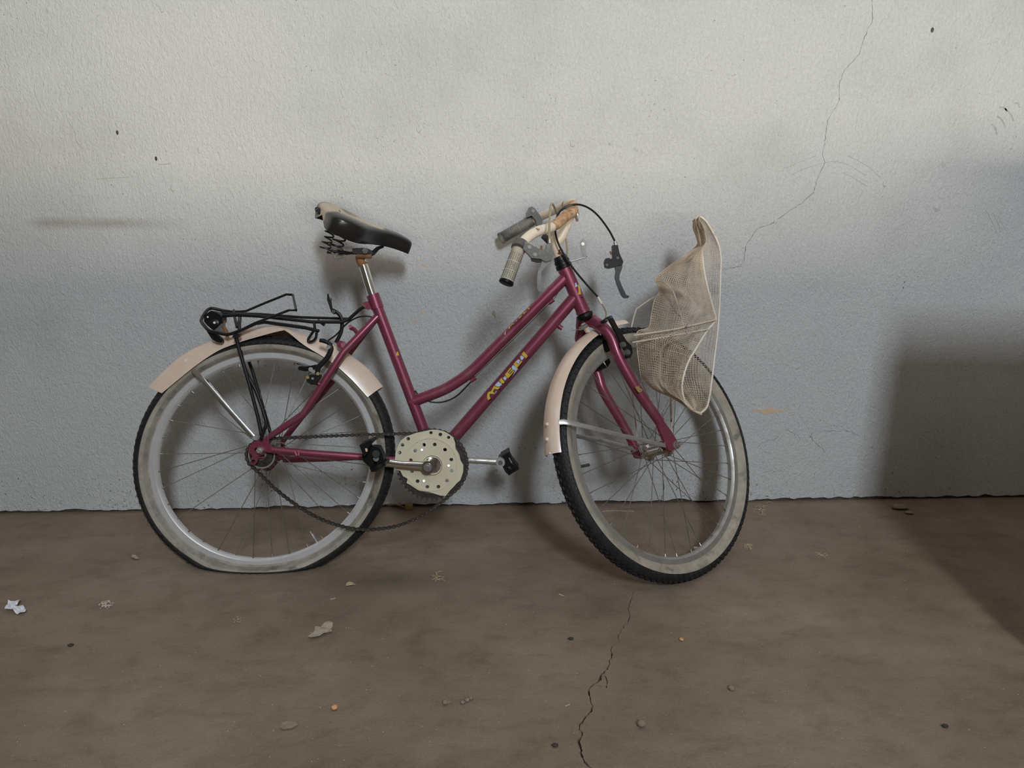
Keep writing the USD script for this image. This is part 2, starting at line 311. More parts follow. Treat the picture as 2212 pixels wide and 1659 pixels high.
def plate(pts, y0, y1, holes=(), steered=False, rnd=0.):
    """A flat plate standing between planes y0 and y1, its outline taken at the nearer one."""
    f = Fl if steered else B; ym = min(y0, y1)
    P = Polygon([f(*p, ym)[[0, 2]] for p in pts], [[f(*p, ym)[[0, 2]] for p in h] for h in holes]).buffer(0)
    if rnd: P = P.buffer(-rnd).buffer(2 * rnd).buffer(-rnd)
    m = prism(P, min(y0, y1), max(y0, y1))
    if steered: m.vertices = fl(m.vertices)
    return m
def circ(c, r, n=12, sy=1.): return [(c[0] + r * math.cos(t), c[1] + r * sy * math.sin(t)) for t in np.linspace(0, 2 * np.pi, n, endpoint=False)]
def bolt(p, r, h, d=(0, -1., 0), n=6):
    p = np.asarray(p, float); d = unit(d); return trimesh.util.concatenate([tube([p, p + d * h], r, n), tube([p + d * h * .2, p + d * h * 1.5], r * .5, 8)])

# ================================================================== THE ROOM
random.seed(4); RNG = np.random.default_rng(4)
X0, X1, CEIL = -3.6, 3.4, 4.3
def groove(pix, width, proj, axes, jitter=.0012, seed=0):
    """A crack's outline: a jagged line of changing width through the pixels."""
    r = np.random.default_rng(seed); P = np.array([np.asarray(proj(*p))[axes] for p in pix]); Q = []
    for a, b in zip(P[:-1], P[1:]):
        k = max(2, int(np.linalg.norm(b - a) / .006))
        for t in np.linspace(0, 1, k, endpoint=False): Q.append(a + t * (b - a) + r.normal(0, jitter, 2))
    Q.append(P[-1]); Q = np.array(Q)
    return unary_union([LineString(Q[i:i + 2]).buffer(width * r.uniform(.35, 1.1) / 2, quad_segs=2) for i in range(len(Q) - 1)])
zA = zoom(1560, 0, 2.765)
wall_crack = groove(zA((893, -20), (900, 120), (850, 220), (820, 320), (730, 420), (700, 500), (700, 600), (630, 720), (610, 870), (598, 920), (615, 970), (580, 1040), (545, 1150), (470, 1220), (390, 1265), (310, 1330), (210, 1365), (140, 1470), (130, 1560), (105, 1590), (0, 1610)), .0013, on_wall, [0, 2], .0008, 1)
cr2 = groove([(1444, 863), (1437, 880), (1429, 893), (1435, 907)], .0016, on_wall, [0, 2], .0008, 2)
cr3 = groove([(1431, 1031), (1435, 1045), (1434, 1062), (1430, 1074), (1427, 1090)], .0022, on_wall, [0, 2], .0012, 3)
cr4 = groove(zoom(1560, 780, 3.393)((640, 560), (660, 530), (730, 520), (800, 510), (880, 508), (950, 520), (1010, 550)), .0012, on_wall, [0, 2], .0015, 4)
cr5 = groove(zoom(1560, 780, 3.393)((640, 540), (670, 590), (740, 640), (755, 670), (700, 730)), .0012, on_wall, [0, 2], .0015, 5)
cr6 = groove(zoom(1560, 780, 3.393)((260, 640), (280, 610), (330, 580), (380, 585), (430, 530), (480, 505), (540, 540), (575, 570), (550, 600)), .0010, on_wall, [0, 2], .0015, 6)
xs = np.arange(X0, X1 + .001, .012)
zb = .010 + .012 * (meshkit.fbm(np.c_[xs * 9, 0 * xs, 0 * xs], 4, 3) - .5) + .006 * (meshkit.noise(np.c_[xs * 60, 0 * xs, 0 * xs], 5) - .5)
skin = Polygon([*np.c_[xs, np.maximum(zb, .0015)], (X1, CEIL), (X0, CEIL)])
skin = skin.difference(unary_union([wall_crack, cr2, cr3, cr4, cr5, cr6]))
hole = on_wall(2014, 65)
skin = skin.difference(Polygon([(hole[0] + .0045 * math.cos(t), hole[2] + .007 * math.sin(t)) for t in np.linspace(0, 6.2, 10)]))
wall = obj('wall_back', prism(skin, WALL_Y, WALL_Y + .008), 'lime_plaster', smooth=False, label='uneven white lime plastered wall behind the bicycle', kind='structure')
obj('backing', boxm((X0, WALL_Y + .008, 0), (X1, WALL_Y + .2, CEIL)), 'footing', wall, smooth=False)
# floor: a screed with a crack through it, over its bed
zF = zoom(1120, 1240, 3.95)
fc = groove(zF((975, 150), (940, 290), (950, 350), (935, 410), (870, 480), (850, 555), (862, 565), (790, 635), (800, 680)), .0016, on_floor, [0, 1], .0012, 11)
fc2 = groove(zF((800, 680), (775, 730), (780, 790), (710, 855), (690, 900), (640, 940), (600, 980), (600, 1030), (610, 1080), (640, 1130), (600, 1190), (540, 1260), (520, 1300), (545, 1360), (510, 1420), (530, 1500), (545, 1580), (610, 1655), (660, 1720)), .0034, on_floor, [0, 1], .0016, 12)
fc3 = groove(zF((690, 900), (710, 870), (740, 870), (758, 915), (745, 970), (700, 965), (660, 950)), .0022, on_floor, [0, 1], .001, 13)
fc4 = groove(zF((520, 1400), (515, 1440), (530, 1490)), .006, on_floor, [0, 1], .001, 14)
slab = sbox(X0, FRONT_Y, X1, WALL_Y + .05).difference(unary_union([fc, fc2, fc3, fc4]))
fm = trimesh.creation.extrude_polygon(slab, .01, engine='earcut'); fm.apply_translation((0, 0, -.01))
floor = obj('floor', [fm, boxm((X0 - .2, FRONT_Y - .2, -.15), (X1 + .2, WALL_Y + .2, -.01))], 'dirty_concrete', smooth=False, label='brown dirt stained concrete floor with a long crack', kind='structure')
obj('ceiling', trimesh.creation.extrude_polygon(sbox(X0 - .2, FRONT_Y - .2, X1 + .2, WALL_Y + .2).difference(sbox(-.92, -1.17, 1.12, -.33)), .15, engine='earcut', transform=trimesh.transformations.translation_matrix([0, 0, CEIL])), 'ceiling_paint', smooth=False, label='plain pale ceiling above the frame', kind='structure')
obj('wall_left', boxm((X0 - .2, FRONT_Y - .2, 0), (X0, WALL_Y + .2, CEIL)), 'side_wall_paint', smooth=False, label='plain side wall left of the frame', kind='structure')
obj('wall_right', boxm((X1, FRONT_Y - .2, 0), (X1 + .2, WALL_Y + .2, CEIL)), 'side_wall_paint', smooth=False, label='plain side wall right of the frame', kind='structure')
WIN = (.50, 2.92, 1.10, 4.08); DOOR = (-1.05, .64, 2.45, .93)
fw = sbox(X0, 0, X1, CEIL).difference(sbox(*WIN)).difference(sbox(*DOOR))
obj('wall_front', prism(fw, FRONT_Y - .2, FRONT_Y), 'side_wall_paint', smooth=False, label='wall with two window openings behind the camera', kind='structure')
def frame(o, w):
    a = sbox(*o); return prism(a.difference(a.buffer(-w, join_style=2)), FRONT_Y - .08, FRONT_Y - .03)
obj('window_1', frame(WIN, .03), 'frame_paint', smooth=False, label='narrow high window frame behind the camera', kind='structure')
obj('window_2', frame(DOOR, .05), 'frame_paint', smooth=False, label='wide window frame behind the camera', kind='structure')

obj('trim_1', [boxm((X0, -.90, 0), (X1, -.76, .78)), boxm((X0, -.92, .78), (X1, -.74, .80))], 'side_wall_paint', smooth=False, label='low parapet wall behind the camera', kind='structure')
_o = sbox(-.95, -1.2, 1.15, -.3); obj('window_3', trimesh.creation.extrude_polygon(_o.difference(_o.buffer(-.04, join_style=2)), .06, engine='earcut', transform=trimesh.transformations.translation_matrix([0, 0, CEIL - .03])), 'frame_paint', smooth=False, label='roof light frame in the ceiling above the camera', kind='structure')
# a cupboard just right of the frame; its shade falls on the right end of the wall
CUPX, CUPY0, CUPY1, CUPZ = 1.20, .25, 1.30, .95
cup = grp('storage_cupboard', label='tall wooden storage cupboard standing just right of the frame', cat='cupboard')
UsdGeom.Xformable(stage.GetPrimAtPath(cup)).AddTranslateOp().Set(Gf.Vec3d(CUPX, CUPY0, 0))
cw, cd = .75, CUPY1 - CUPY0
obj('body', [boxm((0, 0, .06), (cw, cd, CUPZ)), boxm((.03, .03, 0), (cw - .03, cd - .03, .06)), boxm((-.015, -.015, CUPZ), (cw + .015, cd + .015, CUPZ + .025))], 'wood', cup, smooth=False)
for i in range(2):
    y0 = .02 + i * (cd / 2 - .01)
    d_ = obj('door', boxm((-.018, y0, .1), (-.001, y0 + cd / 2 - .03, CUPZ - .04)), 'wood', cup, smooth=False)
    obj('handle', rod((-.035, cd / 2 + (-.06 if i == 0 else .06), .6), (-.035, cd / 2 + (-.06 if i == 0 else .06), .72), .006), 'aluminium', d_)

# ------------------------------------------------------------------ marks and lumps on the wall
def strip(pix, w, proj=on_wall, lift=-.0002):
    P = np.array([proj(*p) for p in pix])[:, [0, 2]]; g = LineString(spline(P, 5)).buffer(w / 2, cap_style=1, quad_segs=2)
    return prism(g, WALL_Y - .0003, WALL_Y + .0001)
for pts in (zA((380, 1005), (470, 965), (560, 930)), zA((410, 1045), (500, 1005), (600, 975), (680, 965), (760, 990), (860, 1050)), zA((750, 930), (830, 970), (890, 1010), (950, 1070)), zA((720, 1030), (780, 1060), (860, 1110)),
            zA((1575, 1255), (1610, 1320), (1640, 1390)), zA((1620, 1275), (1650, 1340), (1665, 1385)), zA((1650, 1290), (1690, 1370))):
    obj('scuff_mark', strip(pts, .0011), 'pencil', wall, smooth=False)
for a, b in (((1610, 745), (1640, 800)), ((1645, 695), (1690, 760)), ((1690, 650), (1740, 720)), ((1660, 640), (1700, 665)), ((1750, 615), (1775, 640))):
    obj('smudge', strip(zA(a, ((a[0] + b[0]) / 2 + 6, (a[1] + b[1]) / 2 - 8), b), .004), 'pencil', wall, smooth=False)
ZS = zoom(0, 0, 3.16)
for pts, w in ((ZS((660, 1222), (760, 1215), (880, 1208)), .0016), (ZS((470, 840), (510, 900), (520, 960), (568, 1015)), .0022), (ZS((235, 620), (250, 670), (275, 720)), .0016), (ZS((1080, 1122), (1130, 1120), (1160, 1117)), .002), (zoom(400, 400, 3.95)((770, 685), (820, 698), (865, 715)), .0012)):
    obj('scratch', strip(pts, w), 'pencil', wall, smooth=False)
chip = Polygon([on_wall(*p)[[0, 2]] for p in zoom(1560, 780, 3.393)((222, 350), (250, 355), (335, 350), (350, 325), (365, 345), (400, 352), (410, 360), (500, 361), (430, 372), (395, 378), (345, 382), (330, 398), (275, 372), (232, 366))])
obj('plaster_chip', prism(chip, WALL_Y - .0006, WALL_Y + .0005), 'old_plaster', wall, smooth=False, label='bare orange chip in the plaster')
for px, py, r in ((432, 323, 7), (372, 407, 6), (1237, 310, 7), (1676, 478, 6), (2023, 446, 10), (2040, 352, 7), (655, 228, 4), (905, 280, 6), (1030, 270, 5), (1318, 308, 5), (1375, 320, 6), (1911, 397, 6), (122, 360, 5), (675, 395, 5), (350, 20, 5), (105, 22, 6)):
    c = on_wall(px, py); r = r / 745.
    bb_ = ball((0, 0, 0), 1., 2); q_ = np.array(bb_.vertices); q_ *= (1 + .6 * (meshkit.noise(q_ * 1.7 + px, 3) - .5))[:, None]; bb_.vertices = q_ * r * .8 * np.array([.9, .38, 1.25]) + [c[0], WALL_Y, c[2]]
    obj('plaster_lump', bb_, 'lime_plaster', wall, smooth=60)
zsp = ZS((1065, 1083), (800, 905)) + zoom(400, 400, 3.95)((1985, 640), (2045, 690), (2030, 1085), (1960, 1160))
for (px, py) in zsp:
    c = on_wall(px, py); obj('speck', ball((c[0], WALL_Y, c[2]), .004, 1, (.8, .15, 1.5)), 'old_plaster' if px > 880 else 'dark_bit', wall)

# ================================================================== THE BICYCLE
base_local = BR.T @ (np.array([(BO + BR @ (FH / 2))[0], (BO + BR @ (FH / 2))[1] - .03, 0]) - BO)
bike = grp('bicycle', label="pink lady's bicycle with bent mudguards and a flat rear tyre leaning on the wall", cat='bicycle')
_t = BO + BR @ base_local
UsdGeom.Xformable(stage.GetPrimAtPath(bike)).AddTransformOp().Set(Gf.Matrix4d(*BR[:, 0], 0, *BR[:, 1], 0, *BR[:, 2], 0, *_t, 1))
def part(name, m, mat, parent, smooth=38, **kw):
    if isinstance(m, list): m = trimesh.util.concatenate(m)
    m = m.copy(); m.apply_translation(-base_local); return obj(name, m, mat, parent, smooth, **kw)

# ------------------------------------------------------------------ wheels
RIM_PROF = [(.2865, -.0122), (.2865, -.0100), (.2830, -.0098), (.2740, -.0088), (.2700, .0), (.2740, .0088), (.2830, .0098), (.2865, .0100), (.2865, .0122), (.2725, .0117), (.2695, .0095), (.2665, .0050), (.2665, -.0050), (.2695, -.0095), (.2725, -.0117)]
def tyre_parts(seed, deform=None, sx=1., sz=1., c=(0, 0, 0), knob=.0022):
    side = [(.284, -.0112), (.289, -.0150), (.2965, -.0205), (.3050, -.0228), (.3100, -.0226)]
    inner = [(r - .0015, y * .88) for r, y in side]
    sp = side + inner[::-1]
    s1 = lathe(sp, 180, c, sx=sx, sz=sz); s2 = lathe([(r, -y) for r, y in sp], 180, c, sx=sx, sz=sz)
    tread = [(.3085, -.0232), (.3150, -.0225), (.3215, -.0180), (.3255, -.0100), (.3268, 0), (.3255, .0100), (.3215, .0180), (.3150, .0225), (.3085, .0232), (.305, .020), (.318, .008), (.318, -.008), (.305, -.020)]
    t = [lathe(tread, 180, c, sx=sx, sz=sz)]
    V, Fc = [], []
    for k in range(108):
        for row, (r, y) in enumerate(((.3145, -.0222), (.3228, -.0155), (.3268, -.0052), (.3268, .0052), (.3228, .0155), (.3145, .0222))):
            a = (k + (.5 if row % 2 else 0)) * 2 * np.pi / 108; hw = .0062 if row in (1, 4) else .0050; hl = .0052 if row % 2 else .0064; nrm = math.atan2(y * 1.15, (r - .300)) 
            ra = np.array([math.cos(a), 0, math.sin(a)]); ta = np.array([-math.sin(a), 0, math.cos(a)]); ya = np.array([0, 1., 0])
            nn = math.cos(nrm) * ra + math.sin(nrm) * ya; ww = -math.sin(nrm) * ra + math.cos(nrm) * ya
            o = ra * r + ya * y; b = len(V)
            for dn, g in ((-.003, 1.), (knob, .82)):
                for su, sv in ((-1, -1), (1, -1), (1, 1), (-1, 1)): V.append(o + nn * dn + ta * su * hl * g + ww * sv * hw * .72 * g)
            Fc += [[b + x for x in q] for q in ((4, 5, 6), (4, 6, 7), (0, 1, 5), (0, 5, 4), (1, 2, 6), (1, 6, 5), (2, 3, 7), (2, 7, 6), (3, 0, 4), (3, 4, 7))]
    V = np.array(V) * np.array([sx, 1, sz]) + np.asarray(c); t.append(TM(V, Fc))
    tr = trimesh.util.concatenate(t); sd = trimesh.util.concatenate([s1, s2])
    if deform:
        for m in (tr, sd): m.vertices = deform(np.array(m.vertices))
    return tr, sd
def spokes(parent, hole_angles, missing, rimto, flange, fy, to, twist=1.1, rr=.2675, seed=0, bent=()):
    for k, a in enumerate(hole_angles):
        e = rimto(np.array([rr * math.cos(a), 0, rr * math.sin(a)]))
        side = -1 if k % 2 == 0 else 1; lead = 1 if (k // 2) % 2 == 0 else -1
        h = np.array([flange * math.cos(a + lead * twist), fy[0] if side < 0 else fy[1], flange * math.sin(a + lead * twist)])
        e = e + np.array([0, side * .003, 0]); d = unit(h - e)
        nip = tube([e - d * .002, e + d * .003, e + d * .009], [.0024, .0021, .0015], 6)
        if k in missing: part('spoke_nipple', TM(to(nip.vertices), nip.faces), 'pin_steel', parent); continue
        if k in bent:
            mid = e + (h - e) * .55 + np.array([.02, -.01, -.012]); ln = tube(spline([e + d * .05, mid, h + (mid - h) * .25, h], 6), .0010, 5)
        else: ln = tube([e, h], .0010, 5)
        mm = trimesh.util.concatenate([nip, ln]); part('spoke', TM(to(mm.vertices), mm.faces), 'steel_wire', parent)
same = lambda v: np.asarray(v)
# rear: the rim has gone out of round and the tyre is flat
RC = np.array([-.00836, 0, -.03043]); RA = np.array([[.9923, 0, .0366], [0, 1, 0], [.0366, 0, .9418]])
def to_rear(v): return np.asarray(v, float) @ RA.T + RC
def flat_tyre(v):
    w = v @ BR.T + BO; low = w[:, 2] < .030
    k = np.clip((.030 - w[:, 2]) / .045, 0, 1.4)
    v = v.copy(); v[:, 1] *= 1 + .55 * k
    w = v @ BR.T + BO; z = w[:, 2]; w[:, 2] = np.where(z < .014, .0008 + .0132 * np.exp((z - .014) / .016), z)
    return (w - BO) @ BR
rw = grp('wheel', bike, label='rear wheel with a flat tyre and missing spokes')
tr, sd = tyre_parts(1, knob=.0016)
for nm, m, mt in (('tyre_tread', tr, 'tread_rubber'), ('tyre_sidewall', sd, 'sidewall_rubber')): part(nm, TM(flat_tyre(to_rear(m.vertices)), m.faces), mt, rw)
bead = [(.2868, -.0128), (.2895, -.0162), (.2945, -.0202), (.2970, -.0216), (.2972, -.0190), (.2900, -.0135)]
bm = [lathe(bead, 180), lathe([(r, -y) for r, y in bead], 180)]
bm = trimesh.util.concatenate(bm); part('tyre_bead', TM(flat_tyre(to_rear(bm.vertices)), bm.faces), 'sidewall_dark', rw)
m = lathe(RIM_PROF, 180); part('rim', TM(to_rear(m.vertices), m.faces), 'aluminium_bright', rw, smooth=25)
part('hub', lathe([(0, -.062), (.0047, -.062), (.0047, -.052), (.009, -.051), (.014, -.035), (.022, -.0345), (.022, -.031), (.014, -.029), (.012, 0), (.014, .029), (.022, .031), (.022, .0345), (.012, .036), (.009, .052), (.0047, .053), (.0047, .064), (0, .064)], 36, closed=False), 'aluminium_dusty', rw)
def gear(c, r, n, y0, y1, hr=None, th=.005):
    P = []
    for k in range(n):
        a = 2 * np.pi * k / n; s = 2 * np.pi / n
        for da, dr in ((-.5, -th), (-.33, -th), (-.13, 0), (.13, 0), (.33, -th)): P.append((c[0] + (r + dr) * math.cos(a + da * s), c[1] + (r + dr) * math.sin(a + da * s)))
    g = Polygon(P)
    if hr: g = g.difference(Polygon(circ(c, hr, 40)))
    return prism(g, y0, y1)
FWC = B(566, 983, -.040)[[0, 2]]
part('sprocket', [gear(FWC, .039, 18, -.042, -.039), lathe([(0, -.043), (.026, -.043), (.029, -.039), (.029, -.034), (0, -.034)], 40, (FWC[0], 0, FWC[1]), closed=False)], 'chain_steel', rw, smooth=25)
part('sprocket_ring', [lathe([(.0295, -.0435), (.033, -.0435), (.033, -.0425), (.0295, -.0425)], 48, (FWC[0], 0, FWC[1])), lathe([(.008, -.0445), (.012, -.0445), (.012, -.043), (.008, -.043)], 32, (FWC[0], 0, FWC[1]))], 'aluminium_dusty', rw)
va = math.radians(-59); vr = to_rear(np.array([.268 * math.cos(va), 0, .268 * math.sin(va)])); vd = unit(RC - vr)
part('valve', tube([vr - vd * .004, vr + vd * .012, vr + vd * .014, vr + vd * .026, vr + vd * .028, vr + vd * .034], [.0035, .0035, .0045, .0042, .002, .0018], 10), 'aluminium_dusty', rw)
spokes(rw, [math.radians(5 + 10 * k) for k in range(36)], {12, 14, 16, 20, 22, 23, 30}, to_rear, .0215, (-.033, .033), same, seed=1, bent={13})
# front
fwh = grp('wheel', bike, label='front wheel turned towards the wall')
tr, sd = tyre_parts(2)
part('tyre_tread', TM(fl(tr.vertices), tr.faces), 'tread_rubber', fwh); part('tyre_sidewall', TM(fl(sd.vertices), sd.faces), 'sidewall_rubber', fwh)
m = lathe(RIM_PROF, 180); part('rim', TM(fl(m.vertices), m.faces), 'aluminium_dusty', fwh, smooth=25)
m = lathe([(0, -.066), (.0047, -.066), (.0047, -.050), (.010, -.049), (.013, -.040), (.0215, -.0345), (.0215, -.031), (.014, -.028), (.0125, -.012), (.0125, .012), (.014, .028), (.0215, .031), (.0215, .0345), (.013, .040), (.010, .049), (.0047, .050), (.0047, .066), (0, .066)], 40, closed=False)
part('hub', TM(fl(m.vertices), m.faces), 'chrome_rusty', fwh)
spokes(fwh, [math.radians(2 + 10 * k) for k in range(36)], {16, 24}, same, .0195, (-.033, .033), fl, seed=2)
for s in (-1, 1):
    m = trimesh.util.concatenate([tube([(0, s * .0640, 0), (0, s * .0665, 0)], .0100, 16), tube([(0, s * .0665, 0), (0, s * .0735, 0)], .0080, 6), tube([(0, s * .0735, 0), (0, s * .079, 0)], .0047, 10)]); part('axle_nut', TM(fl(m.vertices), m.faces), 'aluminium_dusty', fwh, smooth=False)
vf = math.radians(188); a_ = np.array([.268 * math.cos(vf), 0, .268 * math.sin(vf)]); b_ = a_ * .88
m = tube([a_, b_], .0035, 8); part('valve', TM(fl(m.vertices), m.faces), 'dark_bit', fwh)

# ------------------------------------------------------------------ frame
seat_a, seat_b = B(806, 640), B(943, 1004); bb = B(934, 998)
dt = [B(1243, 640), B(*Z6((905, 1540))[0]), bb]
dt_top = B(1244, 640)
tt_pts = spline(pB(Z6((1850, 128), (1600, 380), (1400, 580), (1240, 738), (1085, 895), (985, 985), (890, 1052), (790, 1110), (660, 1163), (500, 1222))), 6)
ht_a, ht_b = B(1220, 580), B(1261, 676)
frame_mesh = [tube([seat_a, seat_b], .0140, 24), tube([dt_top, bb], .0158, 24), tube(tt_pts, .0140, 24), tube([ht_a, ht_b], .0172, 28), rod(bb - [0, .036, 0], bb + [0, .036, 0], .020, 28)]
fr = part('frame', frame_mesh, 'magenta_paint', bike)
def ring(c, d, r, h): return tube([np.asarray(c) - unit(d) * h / 2, np.asarray(c) + unit(d) * h / 2], r, 28)
hd = ht_a - ht_b
for w_m in (ring(B(896, 866), B(896, 866) - tt_pts[-8], .0160, .006), ring(ht_a - unit(hd) * .004, hd, .0182, .008), ring(ht_b + unit(hd) * .004, hd, .0182, .008)): part('weld_collar', w_m, 'magenta_paint', fr)
sc = unit(seat_a - seat_b)
part('seat_clamp', [tube([seat_a - sc * .032, seat_a + sc * .004], .0160, 28), plate(Z1((1515, 1000), (1560, 990), (1590, 1050), (1560, 1065), (1520, 1050)), -.016, -.006, rnd=.001)], 'magenta_paint', fr)
part('clamp_bolt', bolt(B(*Z1((1530, 1035))[0], -.016), .0055, .005), 'rust', fr, smooth=False)
ss = pB([(*Z1((1640, 1120))[0], -.012), (*ZB((960, 360))[0], -.040), (*ZB((700, 760))[0], -.052), (*ZB((440, 1165))[0], -.056)])
part('seat_stay', [tube(ss[:3] + [ss[3]], [.0090, .0090, .0088, .0085], 16), tube([ss[3] + [.002, 0, .003], B(*ZB((150, 1350))[0], -.056), B(583, 943, -.055)], [.0088, .0080, .0072], 16)], 'magenta_paint', fr)
far_ss = [B(*Z1((1640, 1120))[0], .012), ss[1] * [1, -1, 1], ss[2] * [1, -1, 1], B(*ZB((420, 1190))[0], .055), B(607, 958, .054)]
part('seat_stay', tube(far_ss, [.0090, .0090, .0088, .0085, .0072], 16), 'magenta_paint', fr)
part('chain_stay', tube([B(*Z5((235, 525))[0], -.056), B(*Z5((500, 548))[0], -.054), B(*Z5((910, 578))[0], -.046), bb - [.012, .026, 0]], [.0085, .0085, .0088, .0090], 16), 'magenta_paint', fr)
part('chain_stay', tube([B(*Z5((320, 597))[0], .056), B(*Z5((640, 588))[0], .052), B(*Z5((900, 575))[0], .046), bb + [-.012, .026, 0]], [.0085, .0085, .0088, .0090], 16), 'magenta_paint', fr)
dp = ZD((215, 960), (220, 860), (270, 780), (380, 700), (480, 640), (600, 620), (720, 540), (800, 540), (800, 620), (770, 640), (775, 740), (830, 800), (930, 880), (960, 890), (955, 990), (760, 995), (690, 970), (640, 960), (640, 1040), (480, 1100), (560, 1105), (680, 1095), (690, 1125), (620, 1155), (500, 1140), (465, 1190), (450, 1270), (380, 1330), (270, 1330), (255, 1280), (300, 1150), (310, 1090), (250, 1010))
dh = [ZD((370, 910), (400, 860), (480, 850), (580, 860), (600, 900), (560, 950), (470, 960), (400, 950)), ZD(*circ((345, 1235), 52, 12))]
drop = part('dropout', plate(dp, -.0600, -.0560, dh, rnd=.0006), 'magenta_paint', fr, smooth=False)
part('axle_nut', [tube([B(*ZD((545, 920))[0], -.0600), B(*ZD((545, 920))[0], -.0600) + [0, -.008, 0]], .0085, 6), tube([B(*ZD((535, 930))[0], -.0600), B(*ZD((535, 930))[0], -.0600) + [0, -.013, 0]], .0047, 10)], 'aluminium_dusty', fr, smooth=False)
part('dropout', plate([(x + 32, y + 15) for x, y in ZD((215, 960), (270, 780), (480, 640), (800, 540), (830, 800), (960, 890), (955, 990), (690, 1000), (450, 1270), (270, 1330), (310, 1090))], .056, .060), 'magenta_paint', fr, smooth=False)
part('brake_boss', tube([B(*ZB((600, 745))[0], -.058), B(*ZB((660, 770))[0], -.055)], .0062, 12), 'magenta_paint', fr)
part('hanger_tab', [tube(pB([(*ZB((1045, 45))[0], 0), (*ZB((1100, 70))[0], -.006), (*ZB((1160, 140))[0], -.010)]), .0055, 10, flat=.4), rod(B(*ZB((1048, 30))[0], -.008), B(*ZB((1048, 30))[0], .012), .0045)], 'magenta_paint', fr)
part('brake_bridge', [plate(ZB((870, 245), (905, 210), (960, 225), (1020, 290), (990, 330), (930, 320), (880, 290)), -.034, -.024, [ZB((905, 255), (925, 250), (960, 300), (940, 305))], rnd=.0008), tube([B(*ZB((960, 270))[0], -.035), B(*ZB((960, 270))[0], .035)], .007, 12)], 'magenta_paint', fr, smooth=25)
part('stay_lug', [tube(pB([(*Z5((405, 540))[0], -.062), (*Z5((420, 570))[0], -.066)]), .0040, 8), tube(pB([(*Z5((432, 540))[0], -.062), (*Z5((432, 570))[0], -.066)]), .0036, 8)], 'magenta_paint', fr)
for z, y in ((Z6((1700, 360)), 0), (Z6((1035, 1025)), 0)):
    part('cable_stop', [tube([B(*z[0], y) - [.006, 0, .005], B(*z[0], y) + [.006, 0, .005]], [.0050, .0058], 12), rod(B(*z[0], y), B(z[0][0] - 3, z[0][1] - 6, y), .004)], 'magenta_paint', fr)
part('pump_peg', [tube(pB(Z6((1745, 545), (1775, 580), (1795, 590))), .0058, 12)], 'magenta_paint', fr)
part('bare_cable', tube(pB(Z6((1770, 268), (1735, 325), (1700, 365), (1360, 700), (1035, 1020))), .0008, 6), 'cable_steel', bike)
part('brake_cable', tube(spline(pB(Z6((1032, 1028), (970, 1095), (890, 1170), (800, 1212), (720, 1222), (650, 1210), (575, 1165), (540, 1120))), 5), .0020, 8), 'cable_black', bike, label='rear brake cable looping below the top tube')

# painted lettering on the tubes
def decal(polys, mat, a, b, r, lift, name='lettering', parent=None, steered=False):
    f = F if steered else B; out = []
    a, b = np.asarray(a), np.asarray(b); u = unit(b - a)
    for pts in polys:
        g = Polygon([(p[0], p[1]) for p in pts]).buffer(0)
        for gg in getattr(g, 'geoms', [g]):
            if gg.area < .5: continue
            v, fc = trimesh.creation.triangulate_polygon(gg, engine='earcut')
            m = TM(np.c_[v, 0 * v[:, 0]], fc); vs, fs = trimesh.remesh.subdivide_to_size(m.vertices, m.faces, 2.5)
            P = []
            for x, y, _ in vs:
                q = f(x, y, -r * .8)
                for _ in range(3):
                    w = q - a; w = w - (w @ u) * u; yy = w[1]; w2 = w - np.array([0, w[1], 0]); d = min(np.linalg.norm(w2), r * .985)
                    q = f(x, y, (a + ((q - a) @ u) * u)[1] - math.sqrt(r * r - d * d) - lift) if not steered else f(x, y, -.0755)
                P.append(q)
            mm = TM(P, fs)
            if mm.face_normals[:, 1].mean() > 0: mm.invert()
            out.append(mm)
    return part(name, out, mat, parent or fr)
zl = zoom(1035, 740, 11.85)
yl = [zl((225, 1480), (205, 1400), (205, 1330), (230, 1270), (310, 1240), (380, 1105), (450, 1140), (545, 1150), (480, 1205), (385, 1182), (355, 1260), (392, 1292), (372, 1320), (270, 1310), (265, 1370), (300, 1430)),
      zl((510, 965), (580, 895), (600, 950), (655, 1000), (640, 1050), (570, 1040)),
      zl((660, 815), (800, 635), (830, 665), (735, 775), (752, 788), (838, 683), (866, 702), (768, 800), (786, 815), (880, 710), (900, 735), (745, 920), (700, 880)),
      zl((880, 545), (960, 455), (955, 520), (985, 560), (1080, 465), (1105, 490), (970, 660), (920, 610)),
      zl((1085, 300), (1140, 225), (1190, 280), (1250, 345), (1205, 410), (1130, 340))]
bl = [zl((395, 1090), (500, 985), (520, 1020), (575, 1050), (580, 1080), (520, 1130), (440, 1120)), zl((610, 910), (660, 860), (712, 910), (665, 975)), zl((830, 625), (870, 570), (920, 620), (1000, 670), (845, 870), (920, 720), (850, 680)),
      zl((955, 470), (1000, 425), (1055, 460), (1000, 540), (965, 520)), zl((1045, 350), (1090, 328), (1155, 385), (1090, 460), (1060, 410)), zl((370, 1350), (385, 1320), (440, 1235), (455, 1255))]
decal([[(x + 1.7, y + 1.5) for x, y in p] for p in yl], 'decal_black', dt_top, bb, .0158, .0003)
decal(bl, 'decal_blue', dt_top, bb, .0158, .0004)
decal(yl, 'decal_yellow', dt_top, bb, .0158, .0006)
zu = zoom(1080, 650, 20.74)
